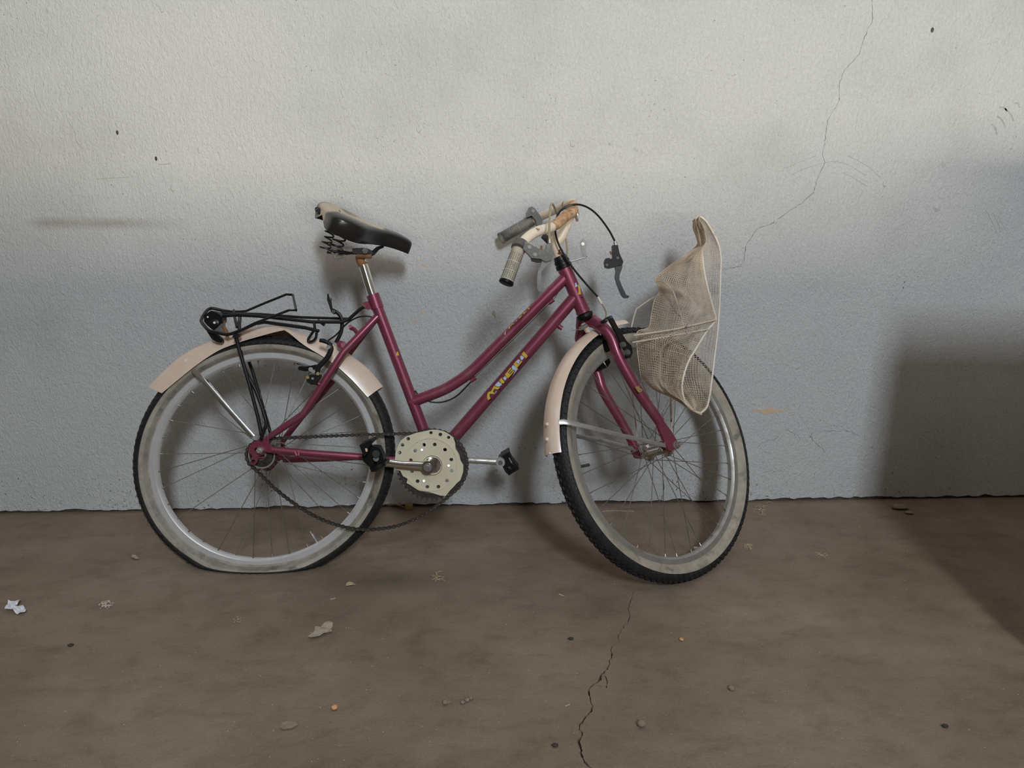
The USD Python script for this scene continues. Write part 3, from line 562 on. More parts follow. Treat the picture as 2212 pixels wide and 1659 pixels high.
yu = [zu((390, 1250), (385, 1195), (430, 1130), (500, 1110), (545, 1010), (660, 1020), (620, 1050), (560, 1050), (520, 1120), (455, 1160), (450, 1220), (410, 1265)), zu((695, 880), (745, 835), (790, 880), (755, 935)),
      zu((825, 765), (975, 605), (990, 625), (890, 740), (985, 660), (998, 680), (865, 810)), zu((1035, 545), (1085, 490), (1108, 530), (1195, 455), (1212, 472), (1085, 600)), zu((1235, 345), (1280, 295), (1335, 340), (1300, 395))]
ta_, tb_ = B(*Z6((1800, 178))[0]), B(*Z6((1400, 580))[0])
decal([[(x + .9, y + .9) for x, y in p] for p in yu], 'decal_black', ta_, tb_, .0140, .0003)
decal(yu, 'decal_yellow', ta_, tb_, .0140, .0006)
decal([zu((205, 1450), (240, 1350), (265, 1310), (245, 1400), (245, 1530), (210, 1510))], 'basket_rim', ta_, tb_, .0140, .0005, 'paint_chip')
zh = zoom(1220, 590, 23.7)
decal([zh((525, 510), (590, 480), (600, 560), (640, 600), (640, 690), (535, 715))], 'decal_blue', ht_a, ht_b, .0172, .0004, 'emblem')
decal([zh((660, 590), (700, 580), (780, 690), (800, 850), (835, 1050), (830, 1085), (680, 1085), (710, 900))], 'decal_yellow', ht_a, ht_b, .0172, .0005, 'emblem')
decal([zh((805, 1300), (812, 1215), (870, 1235), (890, 1185), (950, 1275), (930, 1285), (893, 1235), (865, 1275), (830, 1250))], 'decal_black', ht_a, ht_b, .0172, .0004, 'emblem')
decal([Z6((375, 822), (385, 788), (396, 790), (402, 822))], 'decal_yellow', seat_a, seat_b, .0140, .0005, 'emblem')

# ------------------------------------------------------------------ fork
fk = grp('fork', bike)
near = pF([(*Z3((545, 200))[0], -.004), (*Z3((625, 240))[0], -.022), (*Z3((715, 298))[0], -.044), (*Z3((798, 395))[0], -.056), (*Z3((880, 600))[0], -.058), (*Z3((1050, 900))[0], -.060), (*Z3((1262, 1200))[0], -.061)])
far = [fl(FS.T @ (p - FH) * [1, -1, 1]) for p in near]
far = far[:3] + pF([(*Z3((520, 420))[0], .056), (*Z3((660, 720))[0], .058), (*Z3((720, 900))[0], .058), (*Z3((895, 1200))[0], .060), (*Z3((1030, 1450))[0], .060)])
part('fork_blade', tube(spline(near, 5), np.linspace(.0160, .0128, len(spline(near, 5))), 20), 'magenta_paint', fk)
part('fork_blade', tube(spline(far, 5), np.linspace(.0160, .0115, len(spline(far, 5))), 20), 'magenta_paint', fk)
part('fork_crown', [tube([B(1258, 662), F(*Z3((545, 205))[0], 0), F(*Z3((548, 235))[0], 0)], [.0150, .0170, .0150], 24), tube([near[0], near[1]], .0165, 20), tube([far[0], far[1]], .0165, 20)], 'magenta_paint', fk)
m1 = plate(Z3((1235, 1200), (1300, 1190), (1370, 1285), (1420, 1365), (1434, 1410), (1417, 1452), (1378, 1482), (1345, 1468), (1325, 1410), (1272, 1300)), -.0640, -.0560, steered=True, rnd=.002)
part('fork_end', m1, 'magenta_paint', fk, smooth=25)
m2 = plate(Z3((970, 1400), (1040, 1400), (1075, 1500), (1065, 1550), (1030, 1540), (1000, 1480)), .056, .062, steered=True, rnd=.002)
part('fork_end', m2, 'magenta_paint', fk, smooth=25)
decal([Z3((1025, 870), (1040, 855), (1058, 862), (1062, 843), (1075, 880), (1100, 895), (1085, 915), (1060, 922), (1045, 900))], 'decal_gold', near[4], near[5], .014, .003, 'emblem', fk, steered=True)
hs = grp('headset', bike)
u = unit(hd)
up = [B(*Z2((905, 893))[0]), B(*Z2((868, 800))[0])]
for k, (s, r, h) in enumerate(((.006, .0205, .010), (.0125, .0185, .005), (.0185, .0195, .007), (.025, .0175, .006), (.030, .0165, .005))):
    part('headset_ring', tube([ht_a + u * (s - h / 2), ht_a + u * (s + h / 2)], [r, r * .97], 28), 'black_plastic' if k in (0, 2) else 'black_metal', hs)
part('headset_cup', [tube([ht_b - u * .002, ht_b - u * .010], [.0205, .0215], 28), tube([ht_b - u * .010, ht_b - u * .016], [.0195, .0180], 28)], 'black_plastic', hs)

# ------------------------------------------------------------------ stem and handlebar
st = grp('stem', bike)
part('quill', tube([ht_a + u * .02, B(*Z2((842, 745))[0]), B(*Z2((800, 640))[0]), B(*Z2((762, 560))[0])], .0120, 20), 'ivory_paint', st)
part('quill_rust', tube([ht_a + u * .028, B(*Z2((838, 735))[0]), B(*Z2((826, 705))[0])], [.0123, .0124, .0121], 20, ), 'ivory_rusty', st)
part('extension', tube(spline(pB(Z2((795, 640), (862, 570), (912, 460), (975, 300)), .004), 5), .0118, 20), 'ivory_paint', st)
part('expander_stub', [tube(pB([(*Z2((740, 615))[0], -.004), (*Z2((672, 548))[0], -.004)]), .0078, 14), tube(pB([(*Z2((673, 549))[0], -.004), (*Z2((667, 543))[0], -.004)]), .0062, 14)], 'dark_bit', st)
part('clamp_bolt', [tube(pB([(*Z2((1015, 270))[0], -.012), (*Z2((1048, 330))[0], -.012)]), .0058, 12), tube(pB([(*Z2((1025, 335))[0], -.012), (*Z2((1045, 392))[0], -.012)]), .0042, 8)], 'aluminium', st)
hb = grp('handlebar', bike)
near_bar = [(*Z2((1000, 285))[0], -.010), (*Z2((905, 345))[0], -.060), (*Z2((825, 415))[0], -.110), (*Z2((740, 465))[0], -.150), (*Z2((640, 490))[0], -.185), (*Z2((545, 535))[0], -.210), (*Z2((470, 600))[0], -.228), (*Z2((415, 670))[0], -.240), (*Z2((330, 880))[0], -.255)]
far_bar = [(*Z2((1000, 270))[0], .0), (*Z2((985, 195))[0], .030), (*Z2((905, 220))[0], .085), (*Z2((800, 268))[0], .130), (*Z2((700, 315))[0], .160), (*Z2((620, 355))[0], .175), (*Z2((400, 480))[0], .190)]
nb, fb = spline(pB(near_bar), 5), spline(pB(far_bar), 5)
k0 = 12
part('bar', tube(nb[k0:], .0112, 20), 'ivory_paint', hb); part('bar', tube(fb[4:], .0112, 20), 'ivory_paint', hb)
part('rusty_centre', [tube(np.vstack([fb[4:0:-1], nb[:k0 + 3]]), np.r_[np.full(4, .0112), np.linspace(.0128, .0122, k0), .0118, .0115, .0113], 20)], 'rusty_paint', hb)
def grip(a, b, r0, r1, mat, capmat):
    a, b = np.asarray(a), np.asarray(b); L = np.linalg.norm(b - a); d = (b - a) / L; P, R = [], []
    prof = [(0, .92), (.02, 1.02), (.12, 1.02), (.14, .97)]
    for k in range(3):
        s = .15 + k * .25; prof += [(s, .97), (s + .008, 1.0), (s + .225, 1.0), (s + .232, .97)]
    prof += [(.90, .97), (.91, 1.02)]
    m = tube([a + d * L * t for t, _ in prof], [(r0 + (r1 - r0) * t) * s for t, s in prof], 28)
    cap = tube([a + d * L * t for t in (.905, .93, .975, .99, 1.0)], [r1 * s for s in (1.03, 1.06, 1.06, 1.0, .86)], 28)
    e1 = unit(np.cross(d, [0, 1, 0])); e2 = np.cross(d, e1); dots = []
    for k in range(3):
        for i in range(5):
            for j in range(20):
                t = .15 + k * .25 + .025 + i * .044; th = 2 * np.pi * j / 20; rr = (r0 + (r1 - r0) * t) * .985
                n_ = math.cos(th) * e1 + math.sin(th) * e2; p = a + d * L * t + n_ * rr
                dots.append(tube([p, p + n_ * .0005], .0013, 5))
    return m, cap, trimesh.util.concatenate(dots)
for a, b, mat, cm in ((B(*Z2((405, 690))[0], -.245), B(*Z2((263, 1075))[0], -.262), 'grip_tan', 'black_plastic'), (B(*Z2((560, 378))[0], .178), B(*Z2((200, 585))[0], .200), 'grip_dark', 'grip_dark')):
    m, cap, dots = grip(a, b, .0140, .0150, mat, cm)
    g = part('grip', m, mat, hb, smooth=50, label='tan dusty rubber grip nearer the camera' if mat == 'grip_tan' else 'dark worn grip by the wall')
    part('grip_end', cap, cm, hb, smooth=50); part('grip_dimple', dots, 'gray_plastic', hb, kind='stuff')

# brake levers
def pl(name, pts, y0, y1, mat, parent, holes=(), rnd=.0012, smooth=30, **kw): return part(name, plate(pts, y0, y1, holes, rnd=rnd), mat, parent, smooth, **kw)
bl1 = grp('brake_lever', bike, label='grey brake lever clamped beside the near grip')
pl('lever_bracket', Z2((470, 610), (560, 655), (640, 698), (690, 700), (705, 640), (760, 625), (772, 720), (765, 812), (700, 832), (640, 800), (545, 792), (520, 762), (480, 720), (450, 690)), -.262, -.238, 'gray_plastic', bl1)
q0, q1 = B(*Z2((432, 630))[0], -.236), B(*Z2((400, 692))[0], -.246)
part('clamp_band', tube([q0, q0 + (q1 - q0) * .5, q1], [.0165, .0172, .0165], 24), 'gray_plastic', bl1)
pl('lever_pivot', Z2((535, 790), (650, 800), (655, 835), (600, 835), (545, 820)), -.258, -.242, 'black_plastic', bl1)
pl('lever_blade', Z2((655, 812), (762, 817), (765, 832), (685, 900), (650, 945), (648, 1050), (652, 1130), (655, 1150), (622, 1160), (608, 1120), (606, 1000), (612, 940), (642, 880), (657, 842)), -.256, -.245, 'lever_gray', bl1, rnd=.0025)
for c in ((520, 673), (580, 755)): part('screw', bolt(B(*Z2(c)[0], -.262), .0042, .002, n=10), 'dull_steel', bl1)
part('adjuster', tube(pB([(*Z2((742, 630))[0], -.25), (*Z2((738, 585))[0], -.25)]), [.0042, .0032], 10), 'aluminium_dusty', bl1)
part('cable_end', tube(pB([(*Z2((650, 705))[0], -.25), (*Z2((652, 658))[0], -.25)]), .0022, 8), 'rust', bl1)
part('cable_housing', tube(spline(pB([(*Z2((738, 590))[0], -.25), (*Z2((736, 480))[0], -.24), (*Z2((742, 330))[0], -.20), (*Z2((752, 225))[0], -.16), (*Z2((772, 203))[0], -.12), (*Z2((800, 260))[0], -.03), (*Z2((850, 400))[0], .02), (*Z2((903, 530))[0], .03), (*Z2((925, 640))[0], .028), (*Z2((930, 760))[0], .025), (*Z2((915, 830))[0], .020)]), 6), .0025, 8), 'cable_tan', bike, label='tan brake cable housing looping over the bars')
bl3 = grp('brake_lever', bike, label='bare dark lever clamp on the far bar')
pl('lever_bracket', Z2((510, 247), (548, 230), (580, 252), (640, 332), (667, 385), (655, 422), (600, 440), (592, 385), (545, 330), (492, 352), (484, 300)), .155, .178, 'gray_plastic', bl3)
part('screw', bolt(B(*Z2((560, 283))[0], .155), .0046, .002, n=12), 'dull_steel', bl3)
bl2 = grp('brake_lever', bike, label='black brake lever dangling on its cable')
LY = .035
pl('lever_bracket', Z2((1425, 650), (1482, 650), (1500, 740), (1542, 832), (1530, 862), (1482, 872), (1450, 890), (1390, 902), (1348, 890), (1338, 835), (1352, 793), (1390, 790), (1408, 806), (1430, 780), (1428, 700)), LY - .012, LY + .012, 'black_plastic', bl2)
pl('lever_blade', Z2((1450, 882), (1535, 856), (1527, 905), (1502, 970), (1497, 1020), (1520, 1080), (1545, 1135), (1572, 1192), (1600, 1200), (1606, 1213), (1590, 1227), (1548, 1227), (1520, 1195), (1475, 1085), (1452, 1005), (1460, 940)), LY - .006, LY + .006, 'black_metal', bl2, rnd=.002)
for c in ((1478, 790), (1362, 868)): part('screw', bolt(B(*Z2(c)[0], LY - .012), .0036, .002, n=10), 'gray_plastic', bl2)
part('adjuster', tube(pB([(*Z2((1462, 660))[0], LY), (*Z2((1448, 608))[0], LY)]), [.0058, .0040], 12), 'aluminium_dusty', bl2)
part('cable_end', tube(pB([(*Z2((1410, 755))[0], LY), (*Z2((1398, 718))[0], LY)]), .0022, 8), 'rust', bl2)
part('brake_cable', tube(spline(pB([(*Z2((1448, 608))[0], LY), (*Z2((1385, 490))[0], .03), (*Z2((1285, 352))[0], .02), (*Z2((1190, 264))[0], .01), (*Z2((1085, 215))[0], -.01), (*Z2((990, 213))[0], -.02), (*Z2((905, 242))[0], -.02), (*Z2((842, 300))[0], -.025), (*Z2((808, 390))[0], -.03), (*Z2((802, 500))[0], -.03), (*Z2((830, 620))[0], -.03), (*Z2((895, 750))[0], -.03), (*Z2((980, 880))[0], -.03), (*Z2((1100, 1030))[0], -.025), (*Z2((1270, 1220))[0], -.02)]), 6), .0025, 8), 'cable_black', bike, label='black front brake cable with the loose lever')
part('cable_ferrule', tube(pB([(*Z2((1262, 1212))[0], -.02), (*Z2((1306, 1288))[0], -.02)]), .0030, 10), 'basket_rim', bike)
part('brake_noodle', tube(spline(pB([(*Z2((1306, 1288))[0], -.02), (*Z2((1340, 1345))[0], -.02), (*Z2((1355, 1400))[0], -.02), (*Z2((1345, 1450))[0], -.02)]), 5), .0018, 8), 'cable_tan', bike)
lb = grp('lamp_bracket', bike, label='bare metal lamp bracket ahead of the stem')
pl('plate', Z2((1075, 612), (1095, 585), (1120, 588), (1142, 615), (1148, 650), (1135, 700), (1142, 770), (1100, 780), (1085, 700), (1070, 655)), -.002, .001, 'dull_steel', lb)
part('bolt', bolt(B(*Z2((1100, 640))[0], -.002), .0045, .003), 'steel_wire', lb, smooth=False)
part('arm', tube(pB(Z2((1142, 768), (1135, 782), (1085, 797), (1000, 822), (960, 838)), .0), .0016, 8), 'aluminium', lb)

# ------------------------------------------------------------------ front brake
fbk = grp('front_brake', bike)
part('brake_arm', plate(Z3((770, 200), (790, 184), (810, 196), (860, 290), (948, 430), (992, 470), (1003, 540), (985, 585), (955, 592), (940, 575), (948, 525), (915, 490), (890, 440), (850, 350), (805, 265)), -.084, -.078, steered=True, rnd=.002), 'black_metal', fbk)
part('noodle_bracket', plate(Z3((712, 232), (765, 195), (800, 188), (805, 215), (770, 230), (755, 250), (730, 250)), -.084, -.074, steered=True, rnd=.001), 'black_metal', fbk)
for c, r in (((785, 205), .0050), ((905, 465), .0080), ((947, 540), .0085), ((745, 232), .0035)):
    part('brake_bolt', tube([F(*Z3(c)[0], -.084), F(*Z3(c)[0], -.084) + FS @ np.array([0, -.006, 0])], [r, r * .8], 12), 'gray_plastic', fbk)
part('brake_pad', plate(Z3((750, 410), (800, 380), (830, 480), (800, 520), (765, 460)), -.040, -.020, steered=True, rnd=.002), 'black_plastic', fbk)
part('brake_pad', plate(Z3((690, 660), (720, 600), (775, 585), (792, 630), (760, 682), (705, 685)), .016, .040, steered=True, rnd=.002), 'black_plastic', fbk)
part('brake_arm', plate(Z3((640, 330), (680, 330), (760, 560), (745, 600), (700, 600), (670, 470)), .060, .072, steered=True, rnd=.002), 'black_metal', fbk)
rb = grp('rear_brake', bike)
part('brake_arm', [tube(spline(pB(ZB((785, 275), (800, 320), (765, 410), (700, 490), (640, 555), (620, 640)), -.078), 5), [.0062] * 26, 12, flat=.7, flat_dir=(0, 1, 0))], 'black_metal', rb)
part('noodle', [tube(pB(ZB((655, 208), (700, 212), (760, 238), (800, 275)), -.078), [.0045, .0055, .0045, .006], 10)], 'black_metal', rb)
part('pivot_block', plate(ZB((480, 690), (520, 655), (600, 650), (660, 650), (655, 690), (610, 745), (600, 780), (540, 775), (490, 740)), -.084, -.066, rnd=.002), 'black_metal', rb)
part('brake_pad', plate(ZB((375, 560), (395, 540), (470, 548), (600, 520), (605, 560), (540, 600), (470, 605), (385, 590)), -.040, -.016, rnd=.002), 'black_plastic', rb)
part('brake_pad', plate(ZB((350, 500), (365, 485), (440, 492), (520, 510), (480, 530), (365, 515)), .014, .036, rnd=.002), 'black_plastic', rb)
for c, r, mt in (((500, 683), .0040, 'dull_brass'), ((632, 635), .0042, 'dull_brass'), ((565, 697), .003, 'dull_steel'), ((765, 295), .0052, 'dull_steel'), ((540, 580), .0055, 'dull_steel'), ((575, 610), .0045, 'dull_steel')):
    part('brake_bolt', tube([B(*ZB(c)[0], -.082), B(*ZB(c)[0], -.088)], r, 10), mt, rb)

# ------------------------------------------------------------------ mudguards
def guard(near, crown, far_y, n_y, f, steps=7, t=.0012, hull=None):
    """A U-shaped mudguard: near edge line, crown line, and the far edge mirrored; both lines hold the same number of points."""
    N = spline(near, 6); C = spline(crown, 6); k = len(N); rows = []
    for i in range(k):
        a, c = N[i], C[i]; b = a.copy(); b2 = hull(a) if hull else a * [1, -1, 1]
        rows.append([a * (1 - s) + b2 * s + (c - .5 * (a + b2)) * (1 - abs(2 * s - 1) ** 3.0) for s in .5 - .5 * np.cos(np.linspace(0, np.pi, steps * 2 + 1))])
    V = np.array(rows); w = V.shape[1]; Fc = []
    for i in range(k - 1):
        for j in range(w - 1):
            p = i * w + j; Fc += [[p, p + 1, p + w + 1], [p, p + w + 1, p + w]]
    m = TM(V.reshape(-1, 3), Fc); nrm = m.vertex_normals; o = len(m.vertices)
    V2 = np.vstack([m.vertices, m.vertices - nrm * t]); F2 = Fc + [[a + o, c + o, b + o] for a, b, c in Fc]
    edge = [i for i in range(w)] + [i * w + w - 1 for i in range(1, k)] + [(k - 1) * w + j for j in range(w - 2, -1, -1)] + [i * w for i in range(k - 2, 0, -1)]
    for a, b in zip(edge, edge[1:] + edge[:1]): F2 += [[a, a + o, b + o], [a, b + o, b]]
    m = TM(V2, F2); trimesh.repair.fix_normals(m); return m
GW = .028
rn = pB(Z7((200, 485), (300, 402), (400, 322), (480, 265), (560, 217), (640, 185), (720, 158), (800, 135), (880, 113), (945, 98), (962, 99), (1000, 126), (1060, 176), (1120, 215), (1180, 250), (1240, 290), (1300, 335), (1385, 415), (1470, 510)), -GW)
rc_ = pB(Z7((125, 437), (210, 350), (300, 272), (390, 215), (480, 172), (570, 130), (660, 104), (740, 88), (820, 79), (890, 77), (915, 78), (985, 88), (1060, 116), (1130, 140), (1200, 165), (1290, 212), (1370, 268), (1465, 345), (1555, 450)), 0)
def far_edge(a):
    d = np.linalg.inv(RA) @ (a * [1, 0, 1] - RC); d = d / np.linalg.norm(d); p = to_rear(d * .325); return np.array([p[0], GW, p[2]])
mg = grp('mudguard', bike, label='dented cream rear mudguard')
part('shell', guard(rn, rc_, GW, -GW, None, hull=far_edge), 'cream_paint', mg, smooth=40)
part('stay', tube(pB([(*ZA((870, 500))[0], -.030), (*ZA((905, 540))[0], -.036), (*ZA((960, 590))[0], -.046), (*ZA((1030, 670))[0], -.052), (*ZA((1350, 1040))[0], -.058), (*ZA((1700, 1430))[0], -.062)]), [.0068, .0068, .0060, .0055, .0055, .0060], 8, flat=.22, flat_dir=(0, 1, 0)), 'aluminium', mg)
part('stay', tube(pB([(*ZA((1050, 650))[0], .034), (*ZA((1400, 1080))[0], .050), (*ZA((1690, 1440))[0], .058)]), .0050, 8, flat=.22, flat_dir=(0, 1, 0)), 'aluminium_dusty', mg)
part('rivet', [tube([B(*ZA((782, 378))[0], -.014), B(*ZA((782, 378))[0], -.022)], [.0062, .0050], 12)], 'cream_paint', mg)
part('rivet', [tube([B(*ZA((1410, 92))[0], -.014), B(*ZA((1410, 92))[0], -.020)], [.0035, .003], 10)], 'dark_bit', mg)
# front, in the fork's space
fn = [Fl(*p, -GW) for p in Z3((690, 365), (620, 415), (560, 470), (500, 535), (450, 602), (408, 680), (370, 765), (342, 840), (320, 925), (304, 1010), (295, 1100), (290, 1180), (290, 1255), (297, 1330), (308, 1410), (325, 1490))]
ang = [math.atan2(p[2], p[0]) for p in fn]; rad = [math.hypot(p[0], p[2]) for p in fn]
a0, a1 = ang[0], ang[-1]; a1 = a1 if a1 > 0 else a1 + 2 * math.pi
_tip = Fl(1343, 703, 0); aa = np.linspace(math.atan2(_tip[2], _tip[0]), a1, 40)
nf = np.array([[.333 * math.cos(a), -GW, .333 * math.sin(a)] for a in aa]); cf = np.array([[.350 * math.cos(a), 0, .350 * math.sin(a)] for a in aa])
mgf = grp('mudguard', bike, label='cream front mudguard with one scraped side')
m = guard(nf, cf, GW, -GW, None); part('shell', TM(fl(m.vertices), m.faces), 'cream_paint', mgf, smooth=40)
part('stay', tube(pF([(*Z3((298, 1205))[0], -.028), (*Z3((345, 1200))[0], -.034), (*Z3((405, 1210))[0], -.042), (*Z3((600, 1255))[0], -.050), (*Z3((900, 1332))[0], -.056), (*Z3((1200, 1398))[0], -.058), (*Z3((1340, 1432))[0], -.058)]), [.0066, .0066, .0056, .0056, .0056, .0056, .0056], 8, flat=.22, flat_dir=FS[:, 1]), 'aluminium_dusty', mgf)
part('stay', tube(pF([(*Z3((455, 1335))[0], .034), (*Z3((700, 1372))[0], .044), (*Z3((900, 1425))[0], .052), (*Z3((1030, 1470))[0], .056)]), .0054, 8, flat=.22, flat_dir=FS[:, 1]), 'aluminium_dusty', mgf)
for c, r in (((187, 1222), .0050), ((187, 1366), .0052), ((212, 1500), .0035)):
    p = F(*Z3(c)[0], -.020 if c[0] > 150 else -.004); part('rivet', tube([p, p + FS @ np.array([-.0012, -.0016, 0])], [r * .9, r * .6], 12), 'cream_paint', mgf)
part('fixing_tab', plate(Z3((520, 262), (545, 240), (570, 255), (585, 310), (600, 345), (570, 345), (548, 310)), -.012, -.006, steered=True, rnd=.001), 'cream_paint', mgf)
part('fixing_bolt', [tube(pF(Z3((562, 278), (500, 310)), -.016), .0050, 12), tube(pF(Z3((530, 285), (546, 300)), -.016), .0075, 6), tube(pF(Z3((500, 318), (435, 325)), -.016), .0010, 6)], 'aluminium_dusty', mgf)

# ------------------------------------------------------------------ seat post and saddle
post_top = B(*Z1((1490, 610))[0])
part('seat_post', tube([B(812, 657), B(*Z1((1580, 880))[0]), B(*Z1((1525, 700))[0]), post_top], .0118, 24), 'chrome', bike)
part('seat_post_rust', tube([B(*Z1((1519, 685))[0]), B(*Z1((1500, 640))[0]), post_top + [0, 0, .002]], [.0119, .0121, .0121], 24), 'rust', bike)
sd_ = grp('saddle', bike, label='black vinyl saddle with dusty torn cover')
# its own axes: nose away from the camera and to the right, near side down towards the camera
SX, SYn, SZ = np.array([.818, .545, -.184]), -np.array([-.460, .811, .361]), np.array([.346, -.210, .914])
SC = np.array([.2531, .0131, .5545])
def sl(p): p = np.asarray(p, float) * .926; return SC + p[..., 0:1] * SX + p[..., 1:2] * SYn + p[..., 2:3] * SZ
xs_ = np.array([-.128, -.124, -.112, -.092, -.066, -.040, -.016, .008, .034, .062, .090, .112, .126, .132])
ws_ = np.array([.050, .072, .086, .093, .092, .082, .063, .046, .034, .0285, .0260, .0240, .019, .009])
ts_ = np.array([.004, .011, .016, .018, .016, .012, .008, .005, .003, .002, .000, -.004, -.009, -.015])
ds_ = np.array([.020, .030, .036, .040, .042, .040, .036, .032, .029, .027, .026, .024, .021, .016])
rows, dust = [], []
for x, w, t, d in zip(spline(np.c_[xs_, ws_, ts_], 4)[:, 0], spline(np.c_[xs_, ws_, ts_], 4)[:, 1], spline(np.c_[xs_, ws_, ts_], 4)[:, 2], spline(np.c_[xs_, ds_, ds_], 4)[:, 1]):
    row = []
    for th in np.linspace(-1, 1, 33):
        s = abs(th); sg = 1 if th > 0 else -1
        if s < .62: q = s / .62; yy = w * math.sin(q * math.pi / 2) ** .95; zz = t - .014 * q ** 3 - (.006 * math.exp(-(q / .28) ** 2) if -.10 < x < .03 else 0)
        else: q = (s - .62) / .38; yy = w * (1 + .06 * math.sin(q * math.pi) - .16 * q); zz = t - .014 - d * q
        row.append((x, sg * yy, zz))
    rows.append(row)
V = np.array(rows); kk, w_ = V.shape[:2]; Vf = V.reshape(-1, 3); Fc = []
for i in range(kk - 1):
    for j in range(w_ - 1):
        p = i * w_ + j; Fc += [[p, p + w_ + 1, p + 1], [p, p + w_, p + w_ + 1]]
c0, c1 = len(Vf), len(Vf) + 1
Vf = np.vstack([Vf, V[0].mean(0), V[-1].mean(0)])
for j in range(w_ - 1): Fc += [[c0, j, j + 1], [c1, (kk - 1) * w_ + j + 1, (kk - 1) * w_ + j]]
# dust lies on the flat of the rear top; bare ovals where a rider sat, bare nose and bulging near flank
X, Y, Zt = Vf.T
dust = np.clip(1.15 - np.abs(Y + .004) / (np.interp(X, xs_, ws_) * 1.02 + 1e-6) * 1.0, 0, 1) * 1.1
dust = np.where(Y > 0, dust - .75 * np.exp(-((X + .035) / .042) ** 2 - ((Y - .052) / .026) ** 2) - .35 * (Y / .06), dust)
dust = dust - .8 * np.exp(-((X + .055) / .030) ** 2 - ((Y + .022) / .011) ** 2) - .5 * np.exp(-((X + .050) / .034) ** 2 - ((Y + .042) / .006) ** 2)
dust = np.where(X > .036, dust * np.clip((.052 - X) / .016, 0, 1), dust); dust = np.clip(np.where(Zt < np.interp(X, xs_, ts_) - .03, 0, dust), 0, 1)
cover = TM(sl(Vf), Fc)
if cover.volume < 0: cover.invert()
cover.vertices = cover.vertices - base_local
path = numbered(sd_, 'cover'); g = usdkit.mesh(stage, path, cover, '/World/Looks/saddle_vinyl', smooth=True)
UsdGeom.PrimvarsAPI(g).CreatePrimvar('dust', Sdf.ValueTypeNames.FloatArray, 'vertex').Set(Vt.FloatArray.FromNumpy(dust.astype(np.float32)))
seam = [V[i][int(w_ * .93)] * [1, 1.004, 1] for i in range(2, kk - 6)]
part('seam', tube(sl(np.array([(-.092, y_, np.interp(abs(y_), [0, .05, .076, .084], [.018, .012, .006, -.045])) for y_ in np.linspace(.01, .02, 3)])), .0008, 6), 'black_plastic', sd_)
part('torn_flap', [tube(sl(np.array([(-.128 + .004 * math.sin(3 * i), -.02 - .004 * i, -.004 - .003 * (i % 3)) for i in range(9)])), [.006, .008, .005, .009, .006, .008, .005, .007, .003], 6)], 'cable_black', sd_, smooth=False)
zs = zoom(660, 420, 9.217)
def coil(c, r, turns, h, wire, tilt=(0, 0, 1.)):
    t = np.linspace(0, turns * 2 * np.pi, int(turns * 18)); e = unit(tilt); a = unit(np.cross(e, [0, 1, .2])); b = np.cross(e, a)
    return tube([c + r * (.7 + .3 * abs(math.cos(x / 8))) * (math.cos(x) * a + math.sin(x) * b) + e * h * (x / t[-1] - .5) for x in t], wire, 8)
part('spring', coil(sl([[-.086, .050, -.056]])[0], .0190, 3.6, .048, .0022, SZ), 'black_metal', sd_, label='coil spring under the near side')
part('spring', coil(sl([[-.082, -.036, -.068]])[0], .0135, 4.2, .058, .0021, SZ), 'black_metal', sd_)
part('spring_loop', [tube(spline(pB(zs((480, 1140), (540, 1095), (640, 1080), (740, 1085), (700, 1110), (600, 1120), (520, 1160), (600, 1200), (700, 1215), (790, 1210), (720, 1265), (620, 1275), (580, 1240), (620, 1180), (690, 1150)), -.045), 4), .0018, 8)], 'steel_wire', sd_)
part('rail', tube(spline(pB([(*zs((640, 1120))[0], -.047), (*zs((930, 1170))[0], -.02), (*zs((1180, 1150))[0], -.01), (*zs((1330, 1200))[0], -.005), (*zs((1450, 1085))[0], .03), (*zs((1540, 1040))[0], .05)]), 5), .0032, 10), 'black_metal', sd_)
part('rail', tube(spline(pB([(*zs((430, 1150))[0], .012), (*zs((800, 1180))[0], .012), (*zs((1180, 1120))[0], .018), (*zs((1300, 1165))[0], .015), (*zs((1420, 1070))[0], .05), (*zs((1500, 1040))[0], .07)]), 5), .0032, 10), 'black_metal', sd_)
pl('clamp_block', zs((925, 1075), (1160, 1060), (1270, 1090), (1290, 1170), (1200, 1185), (950, 1180)), -.022, .016, 'black_metal', sd_)
part('clamp_bar', tube(pB(zs((1020, 1225), (1315, 1228)), -.014), .0062, 14), 'rust', sd_)
part('clamp_nut', bolt(B(*zs((1195, 1125))[0], -.022), .0075, .006), 'gray_plastic', sd_, smooth=False)

# ------------------------------------------------------------------ luggage rack
rk = grp('luggage_rack', bike, label='bent black luggage rack over the rear mudguard')
part('rail', tube(pB([(*ZR((560, 575))[0], -.018), (*ZR((880, 555))[0], -.018), (*ZR((1300, 580))[0], -.02), (*Z1((1080, 1166))[0], -.02), (*Z1((1340, 1168))[0], -.018), (*Z1((1395, 1145))[0], -.015), (*Z1((1490, 1060))[0], -.017), (*Z1((1528, 1036))[0], -.020)]), .0042, 12), 'black_metal', rk)
part('rail', tube(pB([(*ZR((290, 545))[0], .03), (*ZR((560, 522))[0], .03), (*ZR((1300, 540))[0], .03), (*Z1((1000, 1128))[0], .03), (*Z1((1385, 1140))[0], .02)]), .0034, 12), 'black_metal', rk)
clip = [(*ZR((900, 870))[0], -.055), (*ZR((1200, 720))[0], -.055), (*ZR((1600, 570))[0], -.055), (*ZR((1880, 462))[0], -.055), (*ZR((2025, 463))[0], -.055), (*ZR((1960, 155))[0], .055), (*ZR((1830, 147))[0], .055), (*ZR((1400, 320))[0], .055), (*ZR((1030, 478))[0], .055), (*ZR((900, 490))[0], .055), (*ZR((700, 488))[0], .055)]
part('spring_clip', tube(pB(clip), .0030, 12), 'black_metal', rk)
